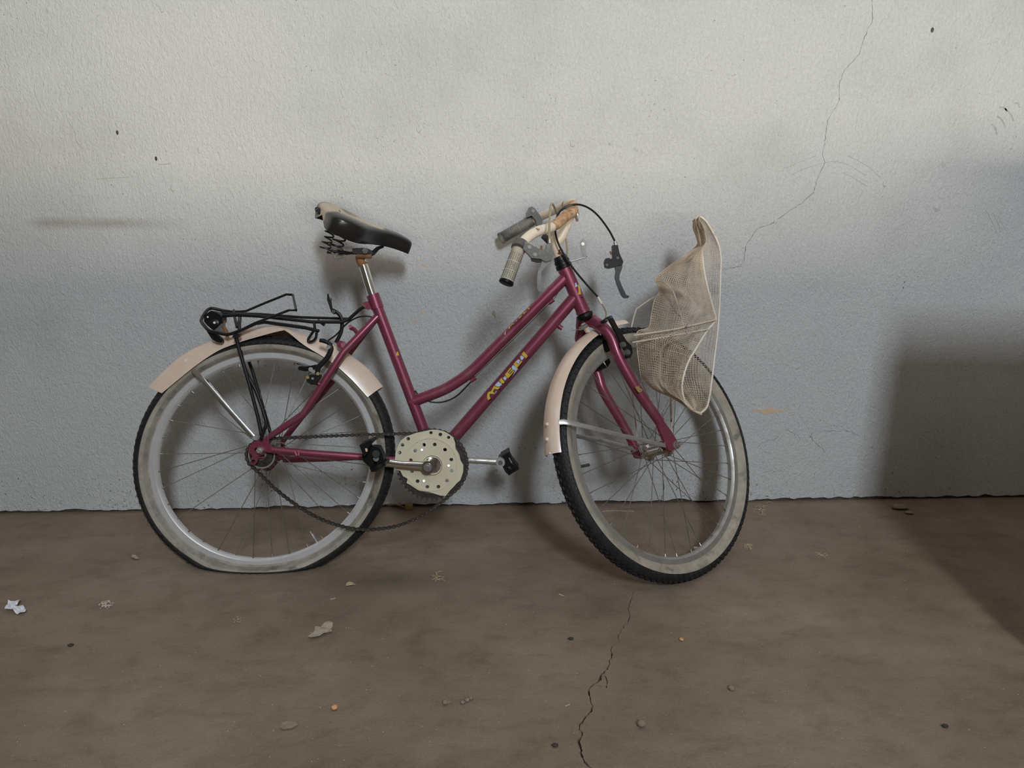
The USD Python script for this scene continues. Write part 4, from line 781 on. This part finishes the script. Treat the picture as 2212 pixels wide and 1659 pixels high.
loop = [(*ZR((700, 488))[0], .055), (*ZR((560, 470))[0], .055), (*ZR((400, 430))[0], .052), (*ZR((320, 428))[0], .048), (*ZR((240, 480))[0], .035), (*ZR((150, 620))[0], .008), (*ZR((140, 690))[0], -.008), (*ZR((210, 790))[0], -.035), (*ZR((310, 875))[0], -.050), (*ZR((480, 915))[0], -.055), (*ZR((650, 945))[0], -.055), (*ZR((780, 915))[0], -.055), (*ZR((900, 870))[0], -.055)]
part('loop', tube(spline(pB(loop), 4), .0040, 12), 'black_metal', rk)
part('crossbar', tube(pB([(*ZR((775, 465))[0], .055), (*ZR((800, 600))[0], .01), (*ZR((850, 800))[0], -.05)]), .0042, 10, flat=.5), 'black_metal', rk)
part('crossbar', tube(pB([(*ZR((905, 600))[0], .02), (*ZR((890, 760))[0], -.04), (*ZR((900, 870))[0], -.055)]), .0046, 10), 'black_metal', rk)
part('lower_rod', [tube(pB([(*ZR((940, 860))[0], -.03), (*ZR((1250, 720))[0], -.03), (*ZR((1400, 690))[0], -.03), (*ZR((2200, 800))[0], -.03), (*Z1((1145, 1243))[0], -.03)]), .0034, 10), tube(pB([(*ZR((1250, 735))[0], -.01), (*ZR((1400, 712))[0], -.01), (*ZR((2200, 826))[0], -.01), (*Z1((1140, 1250))[0], -.01)]), .0026, 10)], 'black_metal', rk)
part('hook', tube(spline(pB(Z1((1098, 1165), (1105, 1225), (1075, 1275), (1050, 1315), (1058, 1335), (1090, 1328), (1115, 1300), (1122, 1255)), -.03), 5), .0032, 10), 'black_metal', rk)
part('end_stub', tube(pB(Z1((1130, 1150), (1190, 1195)), -.012), .0036, 8), 'black_metal', rk)
part('leg', tube(pB([(*ZR((830, 930))[0], -.060), (*ZR((830, 1010))[0], -.060), (518, 759, -.060), (538.6, 830, -.062), (557, 900, -.064), (566, 944, -.066)]), [.0060, .0048, .0042, .0042, .0042, .0046], 10), 'black_metal', rk)
part('leg', tube(spline(pB([(519, 757, -.052), (531, 800, -.054), (553, 845, -.060), (569, 890, -.064), (575, 915, -.066), (569, 933, -.068), (563, 950, -.068)]), 5), .0042, 10), 'black_metal', rk)
part('leg', tube(pB([(512, 716, .055), (545, 800, .060), (590, 955, .064)]), .0042, 10), 'black_metal', rk)
part('foot_clamp', plate(ZR((765, 940), (860, 925), (900, 945), (870, 1000), (830, 1015), (755, 1005)), -.068, -.054, rnd=.001), 'black_metal', rk)
lm = grp('tail_lamp', bike, label='broken black tail lamp housing in the rack end')
part('housing', plate(ZR((190, 560), (330, 470), (450, 510), (555, 600), (550, 700), (380, 870), (250, 760), (190, 690)), -.012, .018, rnd=.002), 'black_plastic', lm)
part('bowl', [ball(B(*ZR((400, 720))[0], -.013), .0115, 2, (1.15, .35, .9))], 'cable_black', lm)
part('side_plate', plate(ZR((550, 715), (560, 790), (580, 900), (420, 900), (385, 870)), -.014, .0, rnd=.001), 'gray_plastic', lm)
part('screw', tube([B(*ZR((398, 710))[0], -.017), B(*ZR((398, 710))[0], -.022)], .0030, 10), 'basket_rim', lm)
part('screw', tube([B(*ZR((265, 597))[0], -.012), B(*ZR((265, 597))[0], -.016)], .0022, 10), 'basket_rim', lm)
part('skirt', plate(ZR((200, 800), (300, 880), (420, 940), (510, 1010), (550, 1080), (540, 1110), (450, 1095), (350, 1040), (290, 950)), -.045, -.030, rnd=.002), 'black_plastic', lm)
part('strap', tube(pB([(*ZR((600, 680))[0], -.02), (*ZR((590, 780))[0], -.03), (*ZR((630, 880))[0], -.045), (*ZR((660, 980))[0], -.055)]), [.0035, .0030, .0048, .0040], 8, flat=.5), 'rust', lm)
lbk = grp('lamp_stay', bike, label='upright black bracket ahead of the rack')
pl('plate', Z1((1212, 930), (1220, 925), (1232, 965), (1245, 985), (1255, 1050), (1290, 1065), (1300, 1090), (1270, 1102), (1245, 1085), (1225, 1020), (1210, 980)), -.006, -.002, 'black_metal', lbk, rnd=.0005)
part('bolt', [bolt(B(*Z1((1268, 1080))[0], -.006), .0050, .004), bolt(B(*Z1((1245, 972))[0], -.006), .0030, .004)], 'gray_plastic', lbk)
part('arm', tube(spline(pB(Z1((1285, 1078), (1320, 1110), (1338, 1160), (1335, 1230), (1315, 1290), (1285, 1345)), -.012), 5), .0048, 10, flat=.6), 'black_metal', lbk)
part('brake_cable', tube(spline(pB(Z1((1598, 1128), (1560, 1118), (1480, 1125), (1400, 1165), (1340, 1220), (1290, 1275), (1215, 1330)), -.014), 5), .0020, 8), 'cable_black', bike, label='rear brake cable arching from the seat tube')

# ------------------------------------------------------------------ cranks, chainring, chain
cs = grp('crankset', bike)
CC = B(*Z5((1428, 636))[0], -.044)[[0, 2]]
CR = .0890
part('chainring', [gear(CC, CR, 44, -.0455, -.0425, hr=.072, th=.0055)] + [prism(LineString([CC, CC + .075 * np.array([math.cos(t), math.sin(t)])]).buffer(.009), -.0452, -.0428) for t in np.radians([80, 152, 224, 296, 8])], 'chain_steel', cs, smooth=False)
gp = Z5((1165, 640), (1150, 600), (1157, 545), (1175, 490), (1195, 455), (1232, 425), (1310, 398), (1375, 385), (1425, 374), (1470, 375), (1520, 388), (1550, 405), (1585, 430), (1600, 470), (1605, 520), (1630, 560), (1640, 600), (1662, 640), (1660, 690), (1640, 750), (1612, 775), (1590, 800), (1562, 828), (1530, 870), (1490, 866), (1440, 850), (1400, 838), (1330, 828), (1300, 810), (1268, 788), (1238, 772), (1246, 740), (1212, 722), (1190, 680), (1165, 676), (1150, 672))
gh = [Z5(*circ(c, r, 12, .95)) for c, r in (((1490, 410), 14), ((1420, 397), 12), ((1552, 432), 12), ((1250, 442), 14), ((1207, 487), 14), ((1185, 545), 14), ((1368, 487), 14), ((1448, 485), 14), ((1525, 523), 14), ((1303, 530), 14), ((1270, 600), 13), ((1572, 597), 14), ((1575, 680), 14), ((1540, 755), 14), ((1475, 800), 14), ((1393, 800), 14), ((1320, 758), 14), ((1279, 684), 14), ((1317, 470), 5), ((1615, 645), 5), ((1335, 812), 6), ((1430, 640), 66))]
part('chain_guard', plate(gp, -.0515, -.0490, gh), 'guard_plastic', cs, smooth=25, label='cracked cream plastic chain guard')
GC = B(*Z5((1430, 640))[0], -.0515)
part('guard_rib', [TM(np.array(lathe([(.0640, -.0530), (.0665, -.0530), (.0665, -.0513), (.0640, -.0513)], 72, (GC[0] - .004, 0, GC[2] + .002)).vertices), lathe([(.0640, -.0530), (.0665, -.0530), (.0665, -.0513), (.0640, -.0513)], 72).faces)], 'guard_plastic', cs)
part('spider', lathe([(0, -.046), (.012, -.0465), (.0215, -.0490), (.0235, -.0520), (.0235, -.0530), (.0245, -.0530), (.0245, -.047), (0, -.044)], 40, (GC[0], 0, GC[2]), closed=False), 'chrome', cs)
for c in ((1352, 525), (1552, 643), (1367, 757)): part('guard_screw', tube([B(*Z5(c)[0], -.0515), B(*Z5(c)[0], -.0535)], [.0040, .0030], 12), 'aluminium', cs)
ca = [B(*Z5((1400, 648))[0], -.066), B(*Z5((1340, 642))[0], -.067), B(*Z5((1200, 634))[0], -.068), B(*Z5((1010, 612))[0], -.070)]
arm = [tube(ca, [.0150, .0105, .0092, .0098], 14, flat=.55, flat_dir=(0, 1, 0)), rod(ca[0] + [0, .018, 0], ca[0] - [0, .012, 0], .0150, 24), rod(ca[3] + [0, .008, 0], ca[3] - [0, .010, 0], .0125, 20)]
part('crank_arm', arm, 'chrome', cs)
part('crank_bolt', [tube([ca[0] - [0, .012, 0], ca[0] - [0, .0135, 0]], .0100, 20), tube([ca[0] - [0, .0135, 0], ca[0] - [0, .017, 0]], .0055, 6)], 'aluminium', cs, smooth=False)
fb_ = [B(940, 986, .062), B(1010, 994, .070), B(1081, 998, .072)]
part('crank_arm', [tube(fb_, [.0095, .0080, .0085], 14, flat=.75, flat_dir=(0, 1, 0)), rod(fb_[2] - [0, .010, 0], fb_[2] + [0, .010, 0], .0118, 20), rod(fb_[0] - [0, .030, 0], fb_[0] + [0, .01, 0], .012, 20)], 'aluminium_dusty', cs)
part('pedal_spindle', rod(fb_[2] - [0, .012, 0], fb_[2] + [0, .09, 0], .0058, 14), 'gray_plastic', cs)
pd = grp('pedal', bike, label='dark plastic pedal on the near crank')
part('body', plate(Z5((940, 512), (985, 500), (1032, 505), (1060, 560), (1080, 640), (1055, 655), (1000, 682), (975, 665), (915, 610), (905, 560)), -.118, -.086, [Z5((985, 608), (1000, 600), (1030, 640), (1010, 650))], rnd=.002), 'black_plastic', pd)
part('cage', [plate(Z5((886, 490), (975, 452), (985, 470), (975, 482), (945, 500), (950, 545), (935, 560), (918, 575)), -.150, -.090, rnd=.001), plate(Z5((960, 660), (1075, 620), (1085, 640), (1000, 690), (975, 690)), -.150, -.090, rnd=.001)], 'black_plastic', pd)
part('reflector', plate(Z5((928, 515), (942, 512), (948, 535), (934, 540)), -.152, -.150), 'cream_paint', pd)
part('dust_cap', rod(B(*Z5((1010, 555))[0], -.118), B(*Z5((1010, 555))[0], -.125), .0088, 20), 'black_plastic', pd)
part('spindle', rod(B(*Z5((1010, 590))[0], -.120), B(*Z5((1010, 605))[0], -.070), .0068, 14), 'gray_plastic', pd)
pd2 = grp('pedal', bike, label='dark plastic pedal on the far crank')
part('body', plate(Z5((1955, 575), (2000, 545), (2030, 600), (2070, 650), (2075, 672), (2000, 712), (1975, 690), (1950, 640)), .094, .150, [Z5((1990, 590), (2005, 580), (2040, 640), (2020, 655)), Z5((1985, 660), (2010, 650), (2025, 672), (1998, 690))], rnd=.001), 'black_plastic', pd2)
part('cage', [plate(Z5((1940, 575), (2000, 540), (2008, 550), (1950, 590)), .080, .150), plate(Z5((1995, 705), (2070, 655), (2078, 668), (2000, 718)), .080, .150)], 'black_plastic', pd2)
# chain
cyl = -.0440
up_ = [B(*p, cyl) for p in Z5((250, 438), (400, 434), (650, 422), (900, 412), (1100, 407), (1260, 402), (1330, 400))]
ringp = []
a_s = math.atan2(up_[-1][2] - CC[1], up_[-1][0] - CC[0]); a_e = math.radians(-45)
for t in np.linspace(a_s, a_e, 22): ringp.append(np.array([CC[0] + (CR - .0025) * math.cos(t), cyl, CC[1] + (CR - .0025) * math.sin(t)]))
lo_ = [B(*p, cyl) for p in Z5((1500, 915), (1420, 970), (1340, 1022), (1250, 1064), (1150, 1096), (1050, 1113), (950, 1120), (860, 1115), (760, 1096), (660, 1066), (570, 1028), (470, 972), (380, 912), (300, 850), (235, 795), (185, 745), (145, 705), (110, 672))]
sr = .0365; p_e = lo_[-1]; a1_ = math.atan2(p_e[2] - FWC[1], p_e[0] - FWC[0]); a2_ = math.atan2(up_[0][2] - FWC[1], up_[0][0] - FWC[0])
a1_ = a1_ if a1_ < 0 else a1_ - 2 * math.pi; a2_ = a2_ - 2 * math.pi if a2_ > 0 else a2_
while a2_ > a1_: a2_ -= 2 * math.pi
back = [np.array([FWC[0] + sr * math.cos(t), cyl, FWC[1] + sr * math.sin(t)]) for t in np.linspace(a1_, a2_, 16)]
cp = np.vstack([up_, ringp[1:], lo_, back[1:-1]]); cp = spline(np.vstack([cp, cp[:1]]), 6)
cp[:, 1] = cyl
seg = np.r_[0, np.cumsum(np.linalg.norm(np.diff(cp, axis=0), axis=1))]; nl = int(round(seg[-1] / .0127 / 2) * 2); s_ = np.linspace(0, seg[-1], nl + 1)
pins = np.c_[[np.interp(s_, seg, cp[:, k]) for k in range(3)]].T
ch = grp('chain', bike, label='rusty slack chain hanging off the sprocket')
for i in range(nl):
    a, b = pins[i], pins[i + 1]; L2 = np.linalg.norm(b - a); e = (b - a) / L2; nn = np.array([-e[2], 0, e[0]]); P = []
    for x, h in ((-.0040, .0), (-.0030, .0030), (0, .0042), (.0032, .0032), (L2 / 2, .0021), (L2 - .0032, .0032), (L2, .0042), (L2 + .0030, .0030), (L2 + .0040, 0), (L2 + .003, -.0030), (L2, -.0042), (L2 - .0032, -.0032), (L2 / 2, -.0021), (.0032, -.0032), (0, -.0042), (-.003, -.003)):
        p = a + e * x + nn * h; P.append((p[0], p[2]))
    y = .0036 if i % 2 else .0024; g = Polygon(P).buffer(0)
    ms = [prism(g, cyl - y - .0004, cyl - y + .0004), prism(g, cyl + y - .0004, cyl + y + .0004), rod(a - [0, .0020, 0], a + [0, .0020, 0], .0036, 8)]
    part('link', ms, 'chain_steel', ch, smooth=False)
part('pin', [rod(p - [0, .0049, 0], p + [0, .0049, 0], .0016, 6) for p in pins[:-1]], 'pin_steel', ch, kind='stuff')

# ------------------------------------------------------------------ the crushed wire basket
bk = grp('basket', bike, label='crushed beige wire mesh basket hanging over the front wheel')
nearL = spline([B(*p, y) for p, y in zip(Z4((583, 98), (568, 120), (585, 200), (603, 290), (610, 370), (622, 480), (640, 580), (665, 680), (692, 780), (712, 860), (690, 900), (655, 940), (600, 1025), (555, 1100), (515, 1165), (480, 1260), (460, 1360), (470, 1440), (490, 1500), (540, 1545), (600, 1565)),
    (.03, .02, 0, -.02, -.03, -.04, -.045, -.045, -.04, -.035, -.035, -.04, -.06, -.075, -.085, -.095, -.10, -.10, -.095, -.085, -.07))], 6)
farL = spline([B(*p, y) for p, y in zip(Z4((583, 98), (605, 102), (640, 132), (680, 195), (715, 260), (740, 330), (751, 420), (748, 520), (745, 620), (743, 700), (740, 780), (733, 870), (726, 960), (715, 1050), (705, 1130), (697, 1200), (688, 1280), (678, 1350), (668, 1430), (645, 1520), (600, 1565)),
    (.03, .035, .04, .05, .055, .06, .065, .07, .07, .07, .07, .065, .06, .055, .05, .04, .03, .015, 0, -.04, -.07))], 6)
botL = spline([B(*p, y) for p, y in zip(Z4((548, 130), (555, 190), (572, 260), (580, 315), (500, 370), (420, 430), (340, 488), (262, 560), (285, 610), (290, 660), (255, 720), (232, 830), (212, 925), (130, 955), (124, 1050), (138, 1180), (160, 1290), (250, 1385), (370, 1440), (480, 1505), (560, 1555)),
    (.035, .03, .02, .01, .015, .02, .02, .01, -.01, 0, .01, .01, 0, -.03, -.04, -.05, -.05, -.06, -.07, -.08, -.075))], 6)
def resample(P, n):
    s = np.r_[0, np.cumsum(np.linalg.norm(np.diff(P, axis=0), axis=1))]; t = np.linspace(0, s[-1], n); return np.c_[[np.interp(t, s, P[:, k]) for k in range(3)]].T
NU, NV = 122, 30
def net(A, Bm, bulge, seed, nu=NU, nv=NV, wire=.00078):
    t = np.linspace(0, len(A) - 1, nu); i = np.clip(t.astype(int), 0, len(A) - 2); fq = (t - i)[:, None]
    A_ = A[i] * (1 - fq) + A[i + 1] * fq; B_ = Bm[i] * (1 - fq) + Bm[i + 1] * fq
    s = np.linspace(0, 1, nv)[None, :, None]; G = A_[:, None] * (1 - s) + B_[:, None] * s
    uu = np.linspace(0, 1, nu)[:, None]; vv_ = np.linspace(0, 1, nv)[None]
    wr = meshkit.fbm(np.stack([np.broadcast_to(uu * 7 + vv_ * 2.5, (nu, nv)), np.broadcast_to(vv_ * 3 - uu * 4, (nu, nv)), np.full((nu, nv), seed * 3.7)], -1), 3, seed) - .5
    G[..., 1] += bulge * np.sin(np.pi * vv_) + .055 * wr * np.sin(np.pi * vv_) ** .5
    G[..., 1] -= .022 * np.exp(-((vv_ - (.95 - 1.5 * ((uu * 2.0) % 1.0))) / .09) ** 2) * np.sin(np.pi * vv_)
    wr2 = meshkit.fbm(np.stack([np.broadcast_to(uu * 9, (nu, nv)), np.broadcast_to(vv_ * 4, (nu, nv)), np.full((nu, nv), seed * 1.3)], -1), 2, seed + 5) - .5
    G[..., 0] += .014 * wr2 * np.sin(np.pi * vv_); G[..., 2] += .010 * wr2 * np.sin(np.pi * vv_)
    out = []
    for k in range(nu): out.append(tube(G[k], wire, 3))
    for k in range(1, nv - 1): out.append(tube(G[:, k], wire, 3))
    return trimesh.util.concatenate(out)
part('net', [net(botL, nearL, -.035, 1), net(botL, farL, .045, 2)], 'net_wire', bk, smooth=False, kind='stuff', label='beige wire mesh net')
part('rim_wire', tube(np.vstack([nearL[:-1], farL[::-1]]), .0026, 10), 'basket_rim', bk)
part('bottom_wire', tube(botL, .0014, 8), 'net_wire', bk)
part('fold_wire', tube(spline(pB([(*Z4((265, 575))[0], -.03), (*Z4((330, 590))[0], -.045), (*Z4((390, 650))[0], -.055), (*Z4((420, 730))[0], -.06), (*Z4((450, 830))[0], -.06), (*Z4((468, 910))[0], -.06)]), 5), .0012, 8), 'net_wire', bk)
part('rod', tube(pB([(1369, 725, -.075), (1456, 712, -.080), (1546, 691, -.04)]), .0023, 10), 'beige_wire', bk)
part('rod', tube(pB([(1366, 740, -.078), (1450, 726, -.084), (1530, 711, -.05)]), .0021, 10), 'beige_wire', bk)
part('rod', tube(pB([(1364, 707, .03), (1369, 685, .03), (1375, 667, .03), (1395, 653, .03), (1413, 642, .02)]), .0021, 10), 'beige_wire', bk)
part('rod', tube([B(1449, 860, -.02), F(1450, 932, -.046), F(1452, 950, -.046)], .0023, 10), 'beige_wire', bk)
part('rod', tube([B(1365, 830, .06), F(1369, 880, .066), F(1380, 975, .066)], .0019, 10), 'beige_wire', bk)

# ================================================================== LITTER ON THE FLOOR
def flat_scrap(pix, h=.0012, warp=.004, seed=0, lift=.001):
    P = np.array([on_floor(*p)[:2] for p in pix]); g = Polygon(P).buffer(0)
    if g.geom_type != 'Polygon': g = max(g.geoms, key=lambda x: x.area)
    v, f = trimesh.creation.triangulate_polygon(g, engine='earcut'); m = TM(np.c_[v, 0 * v[:, 0]], f)
    vs, fs = trimesh.remesh.subdivide_to_size(m.vertices, m.faces, .004); vs = np.array(vs)
    z = lift + warp * np.maximum(0, meshkit.fbm(np.c_[vs[:, :2] * 60, np.full(len(vs), seed)], 3, seed) - .25)
    n = len(vs); m = trimesh.Trimesh(np.vstack([np.c_[vs[:, :2], z + h], np.c_[vs[:, :2], z]]), np.vstack([fs, fs[:, ::-1] + n]), process=False)
    mm = trimesh.Trimesh(vs, fs, process=False); edges = mm.edges_sorted; u_, c_ = np.unique(edges, axis=0, return_counts=True); bset = {tuple(e) for e in u_[c_ == 1]}
    extra = []
    for a, b in mm.edges:
        if tuple(sorted((a, b))) in bset: extra += [[a, a + n, b + n], [a, b + n, b]]
    m = trimesh.Trimesh(m.vertices, np.vstack([m.faces, extra]), process=False); trimesh.repair.fix_normals(m); return m
zL = zoom(0, 1080, 3.95); zM = zoom(560, 1240, 3.95); zN = zoom(1120, 1240, 3.95); zW = zoom(1560, 780, 3.393)
thing('paper_scrap', [flat_scrap(zL((48, 968), (75, 890), (185, 865), (180, 890), (150, 915), (100, 950)), warp=.022, seed=1), flat_scrap(zL((92, 955), (150, 915), (200, 912), (228, 960), (222, 975), (190, 990), (140, 980)), warp=.018, seed=2)], 'white_scrap', 'crumpled white paper scrap on the floor at far left', 'paper')
thing('dried_leaf', flat_scrap(zM((412, 555), (440, 545), (432, 515), (470, 500), (480, 470), (520, 470), (545, 440), (560, 420), (600, 420), (630, 430), (628, 455), (610, 475), (622, 500), (560, 525), (520, 545), (440, 570)), warp=.014, seed=3), 'dry_leaf', 'large pale curled dry leaf on the floor below the rear wheel', 'leaf')
thing('dried_leaf', flat_scrap(zM((738, 110), (745, 90), (770, 72), (785, 85), (800, 78), (795, 92), (825, 95), (780, 102)), warp=.008, seed=4), 'straw', 'small yellow dry leaf lying right of the rear wheel', 'leaf')
thing('dried_leaf', flat_scrap(zL((1120, 495), (1135, 478), (1165, 482), (1172, 492), (1195, 512), (1150, 515), (1140, 510)), warp=.010, seed=5), 'dry_leaf', 'tiny brown leaf fragment just left of the rear tyre', 'leaf')
thing('dried_leaf', flat_scrap(zM((175, 1320), (200, 1280), (260, 1268), (310, 1275), (330, 1300), (280, 1325), (200, 1335)), warp=.006, seed=6), 'clod', 'dirt coloured dead leaf flat on the floor at lower left of centre', 'leaf')
c = on_wall(1066, 676); lf = Polygon([on_wall(*p)[[0, 2]] for p in Z2((130, 1358), (145, 1370), (155, 1395), (152, 1420), (158, 1452), (150, 1435), (140, 1420), (118, 1400), (114, 1380))])
thing('dried_leaf', prism(lf, WALL_Y - .0022, WALL_Y - .0004), 'dry_leaf', 'small brown leaf stuck to the wall between saddle and handlebar', 'leaf')
# a torn amber plastic clip by the wall
zP = zoom(790, 1070, 15.8)
pc = [on_floor(*p) for p in zP((270, 690), (340, 590), (420, 540), (640, 510), (860, 490), (1060, 470), (1250, 480), (1400, 480))]
for k, p in enumerate(pc): p[2] = [.004, .010, .016, .018, .018, .014, .010, .008][k]
pa = thing('plastic_strip', [tube(spline(pc, 4), .0055, 8, flat=.35, flat_dir=(0, .5, 1)), boxm((pc[-1] - [.004, .006, .006]), (pc[-1] + [.018, .008, .008]))], 'plastic_amber', 'torn amber plastic strip by the wall behind the rear tyre', 'plastic strip')
def chunk(px, py, r, seed, sc=(1, 1, .7)):
    p = on_floor(px, py); m = trimesh.creation.icosphere(1, 1.); q = np.array(m.vertices); q *= (1 + .5 * (meshkit.noise(q * 2.1 + seed, seed) - .5))[:, None]; m.vertices = q * r * np.array(sc); m.apply_translation((p[0], p[1], -m.bounds[0][2])); return m
W_ = 900.
thing('pebble', chunk(*zM((643, 1153))[0], .0062, 1), 'orange_stone', 'bright orange pebble on the floor at bottom left of centre', 'pebble', smooth=60)
thing('pebble', chunk(*zN((1390, 568))[0], .0048, 2), 'orange_stone', 'orange brown pebble on the floor below the front wheel', 'pebble', smooth=60)
thing('pebble', chunk(*zN((1045, 1300))[0], .0075, 3), 'clod', 'rounded dirt coloured pebble right of the lower floor crack', 'pebble', smooth=60)
thing('pebble', chunk(*zN((1815, 985))[0], .0060, 4), 'clod', 'small dirt lump on the floor below right of the front wheel', 'pebble', smooth=60)
p = on_floor(1503, 1187); thing('white_cap', tube([p + [-.006, 0, .0042], p + [.005, -.002, .0042]], .0042, 12), 'basket_rim', 'small white plastic cap on the floor behind the front rim', 'cap')
# crumbled plaster heap, straw wisps, clods
def heap(px, py, rx_, ry_, n, r0, r1, seed):
    r = np.random.default_rng(seed); return [chunk(px + r.normal(0, rx_), py + r.normal(0, ry_), r.uniform(r0, r1), int(r.integers(99))) for _ in range(n)]
thing('plaster_crumbs', heap(*zL((905, 895))[0], 7, 4.5, 60, .0008, .0026, 5), 'crumb', 'scatter of pale plaster crumbs left of the rear wheel', 'crumbs', kind='stuff')
thing('plaster_crumbs', heap(*zL((2020, 1020))[0], 6, 3, 16, .0006, .0015, 6), 'crumb', 'faint pinch of pale crumbs below the rear wheel', 'crumbs', kind='stuff')
def wisp(px, py, n, L, seed, spread):
    r = np.random.default_rng(seed); out = []
    for _ in range(n):
        p = on_floor(px + r.normal(0, spread), py + r.normal(0, spread * .6)); a = r.uniform(0, 6.3); l = L * r.uniform(.5, 1.2); d = np.array([math.cos(a), math.sin(a), 0]); e = np.array([-d[1], d[0], 0]) * r.normal(0, .25)
        out.append(tube(spline([p - d * l / 2 + [0, 0, .0010], p + e * l * .5 + [0, 0, r.uniform(.0015, .005)], p + d * l / 2 + [0, 0, .0012]], 4), .0006, 4))
    return out
thing('straw_wisp', wisp(*zW((195, 1360))[0], 22, .020, 7, 5), 'straw', 'tangle of pale straw beside the front tyre', 'straw', kind='stuff')
thing('straw_wisp', wisp(*zW((730, 1430))[0], 12, .018, 8, 5), 'straw', 'thin pale straw wisp right of the front wheel', 'straw', kind='stuff')
thing('straw_wisp', wisp(*zW((300, 1085))[0], 26, .016, 9, 9), 'straw', 'straw litter along the wall foot behind the front tyre', 'straw', kind='stuff')
thing('straw_wisp', wisp(*zoom(660, 1230, 6.506)((1850, 125))[0], 14, .022, 10, 9), 'straw', 'straw bits in the dark patch between the wheels', 'straw', kind='stuff')
thing('straw_stem', [tube([on_floor(*zM((605, 220))[0]) + [0, 0, .0012], on_floor(*zM((652, 210))[0]) + [0, 0, .0012]], .0012, 6)], 'crumb', 'short white stalk above the large dry leaf', 'straw')
thing('straw_stem', [tube(spline([on_floor(*p) + [0, 0, .0012] for p in zN((345, 175), (370, 185), (398, 195))], 3), [.0016] * 3 + [.0012] * 2 + [.0004] * 2, 6)], 'straw', 'pale straw stalk left of the front wheel contact', 'straw')
thing('straw_stem', [tube([on_floor(*p) + [0, 0, .0012] for p in zN((398, 1135), (440, 1115))], .0011, 6)], 'straw', 'thin straw stalk left of the floor crack', 'straw')
thing('straw_stem', [tube(spline([on_floor(*p) + [0, 0, .0012] for p in zoom(1180, 920, 4.608)((550, 857), (640, 848), (760, 850), (875, 853))], 4), .0010, 6)], 'straw', 'long straw stalk on the floor inside the front wheel', 'straw')
thing('dirt_clod', [chunk(*zW((1300, 1085))[0], .014, 11, (1.9, 1., .5)), chunk(*zW((1370, 1120))[0], .008, 12, (1.6, 1., .5))], 'clod', 'dark flattened dirt clod at the wall foot in the right shade', 'clod', smooth=60)
thing('dirt_clod', [chunk(*zM((1585, 1110))[0], .0050, 13), chunk(*zM((1605, 1100))[0], .0035, 14, (1.8, 1, .5))], 'clod', 'left one of two crumbly dirt clods at bottom centre', 'clod', smooth=60)
thing('dirt_clod', [chunk(*zM((1735, 1105))[0], .0045, 15), chunk(*zM((1775, 1085))[0], .0048, 16), chunk(*zM((1805, 1068))[0], .0045, 17)], 'clod', 'right one of two crumbly dirt clods at bottom centre', 'clod', smooth=60)
for (q, lab) in ((zL((603, 1247)), 'dark crumb on the floor at lower left'), (zN((447, 560)), 'dark seed on the floor left of the crack'), (zN((312, 1472)), 'dark speck beside the bottom end of the crack'), (zoom(1660, 1170, 3.393)((1293, 1360)), 'black speck on the floor at lower right')):
    thing('dark_crumb', chunk(*q[0], .0042, 21, (1.5, 1, .6)), 'dark_bit', lab, 'crumb', smooth=60)
# grit: countless tiny pale grains and dark grains over the floor
r = np.random.default_rng(21); gl, gd = [], []
for k in range(300):
    px, py = r.uniform(-40, 2240), 1105 + 560 * r.uniform(0, 1) ** .8
    gl.append(chunk(px, py, r.uniform(.0004, .0011), int(r.integers(99))))
obj('floor_grit', gl, 'crumb', smooth=False, label='pale grit grains scattered over the whole floor', cat='grit', kind='stuff')
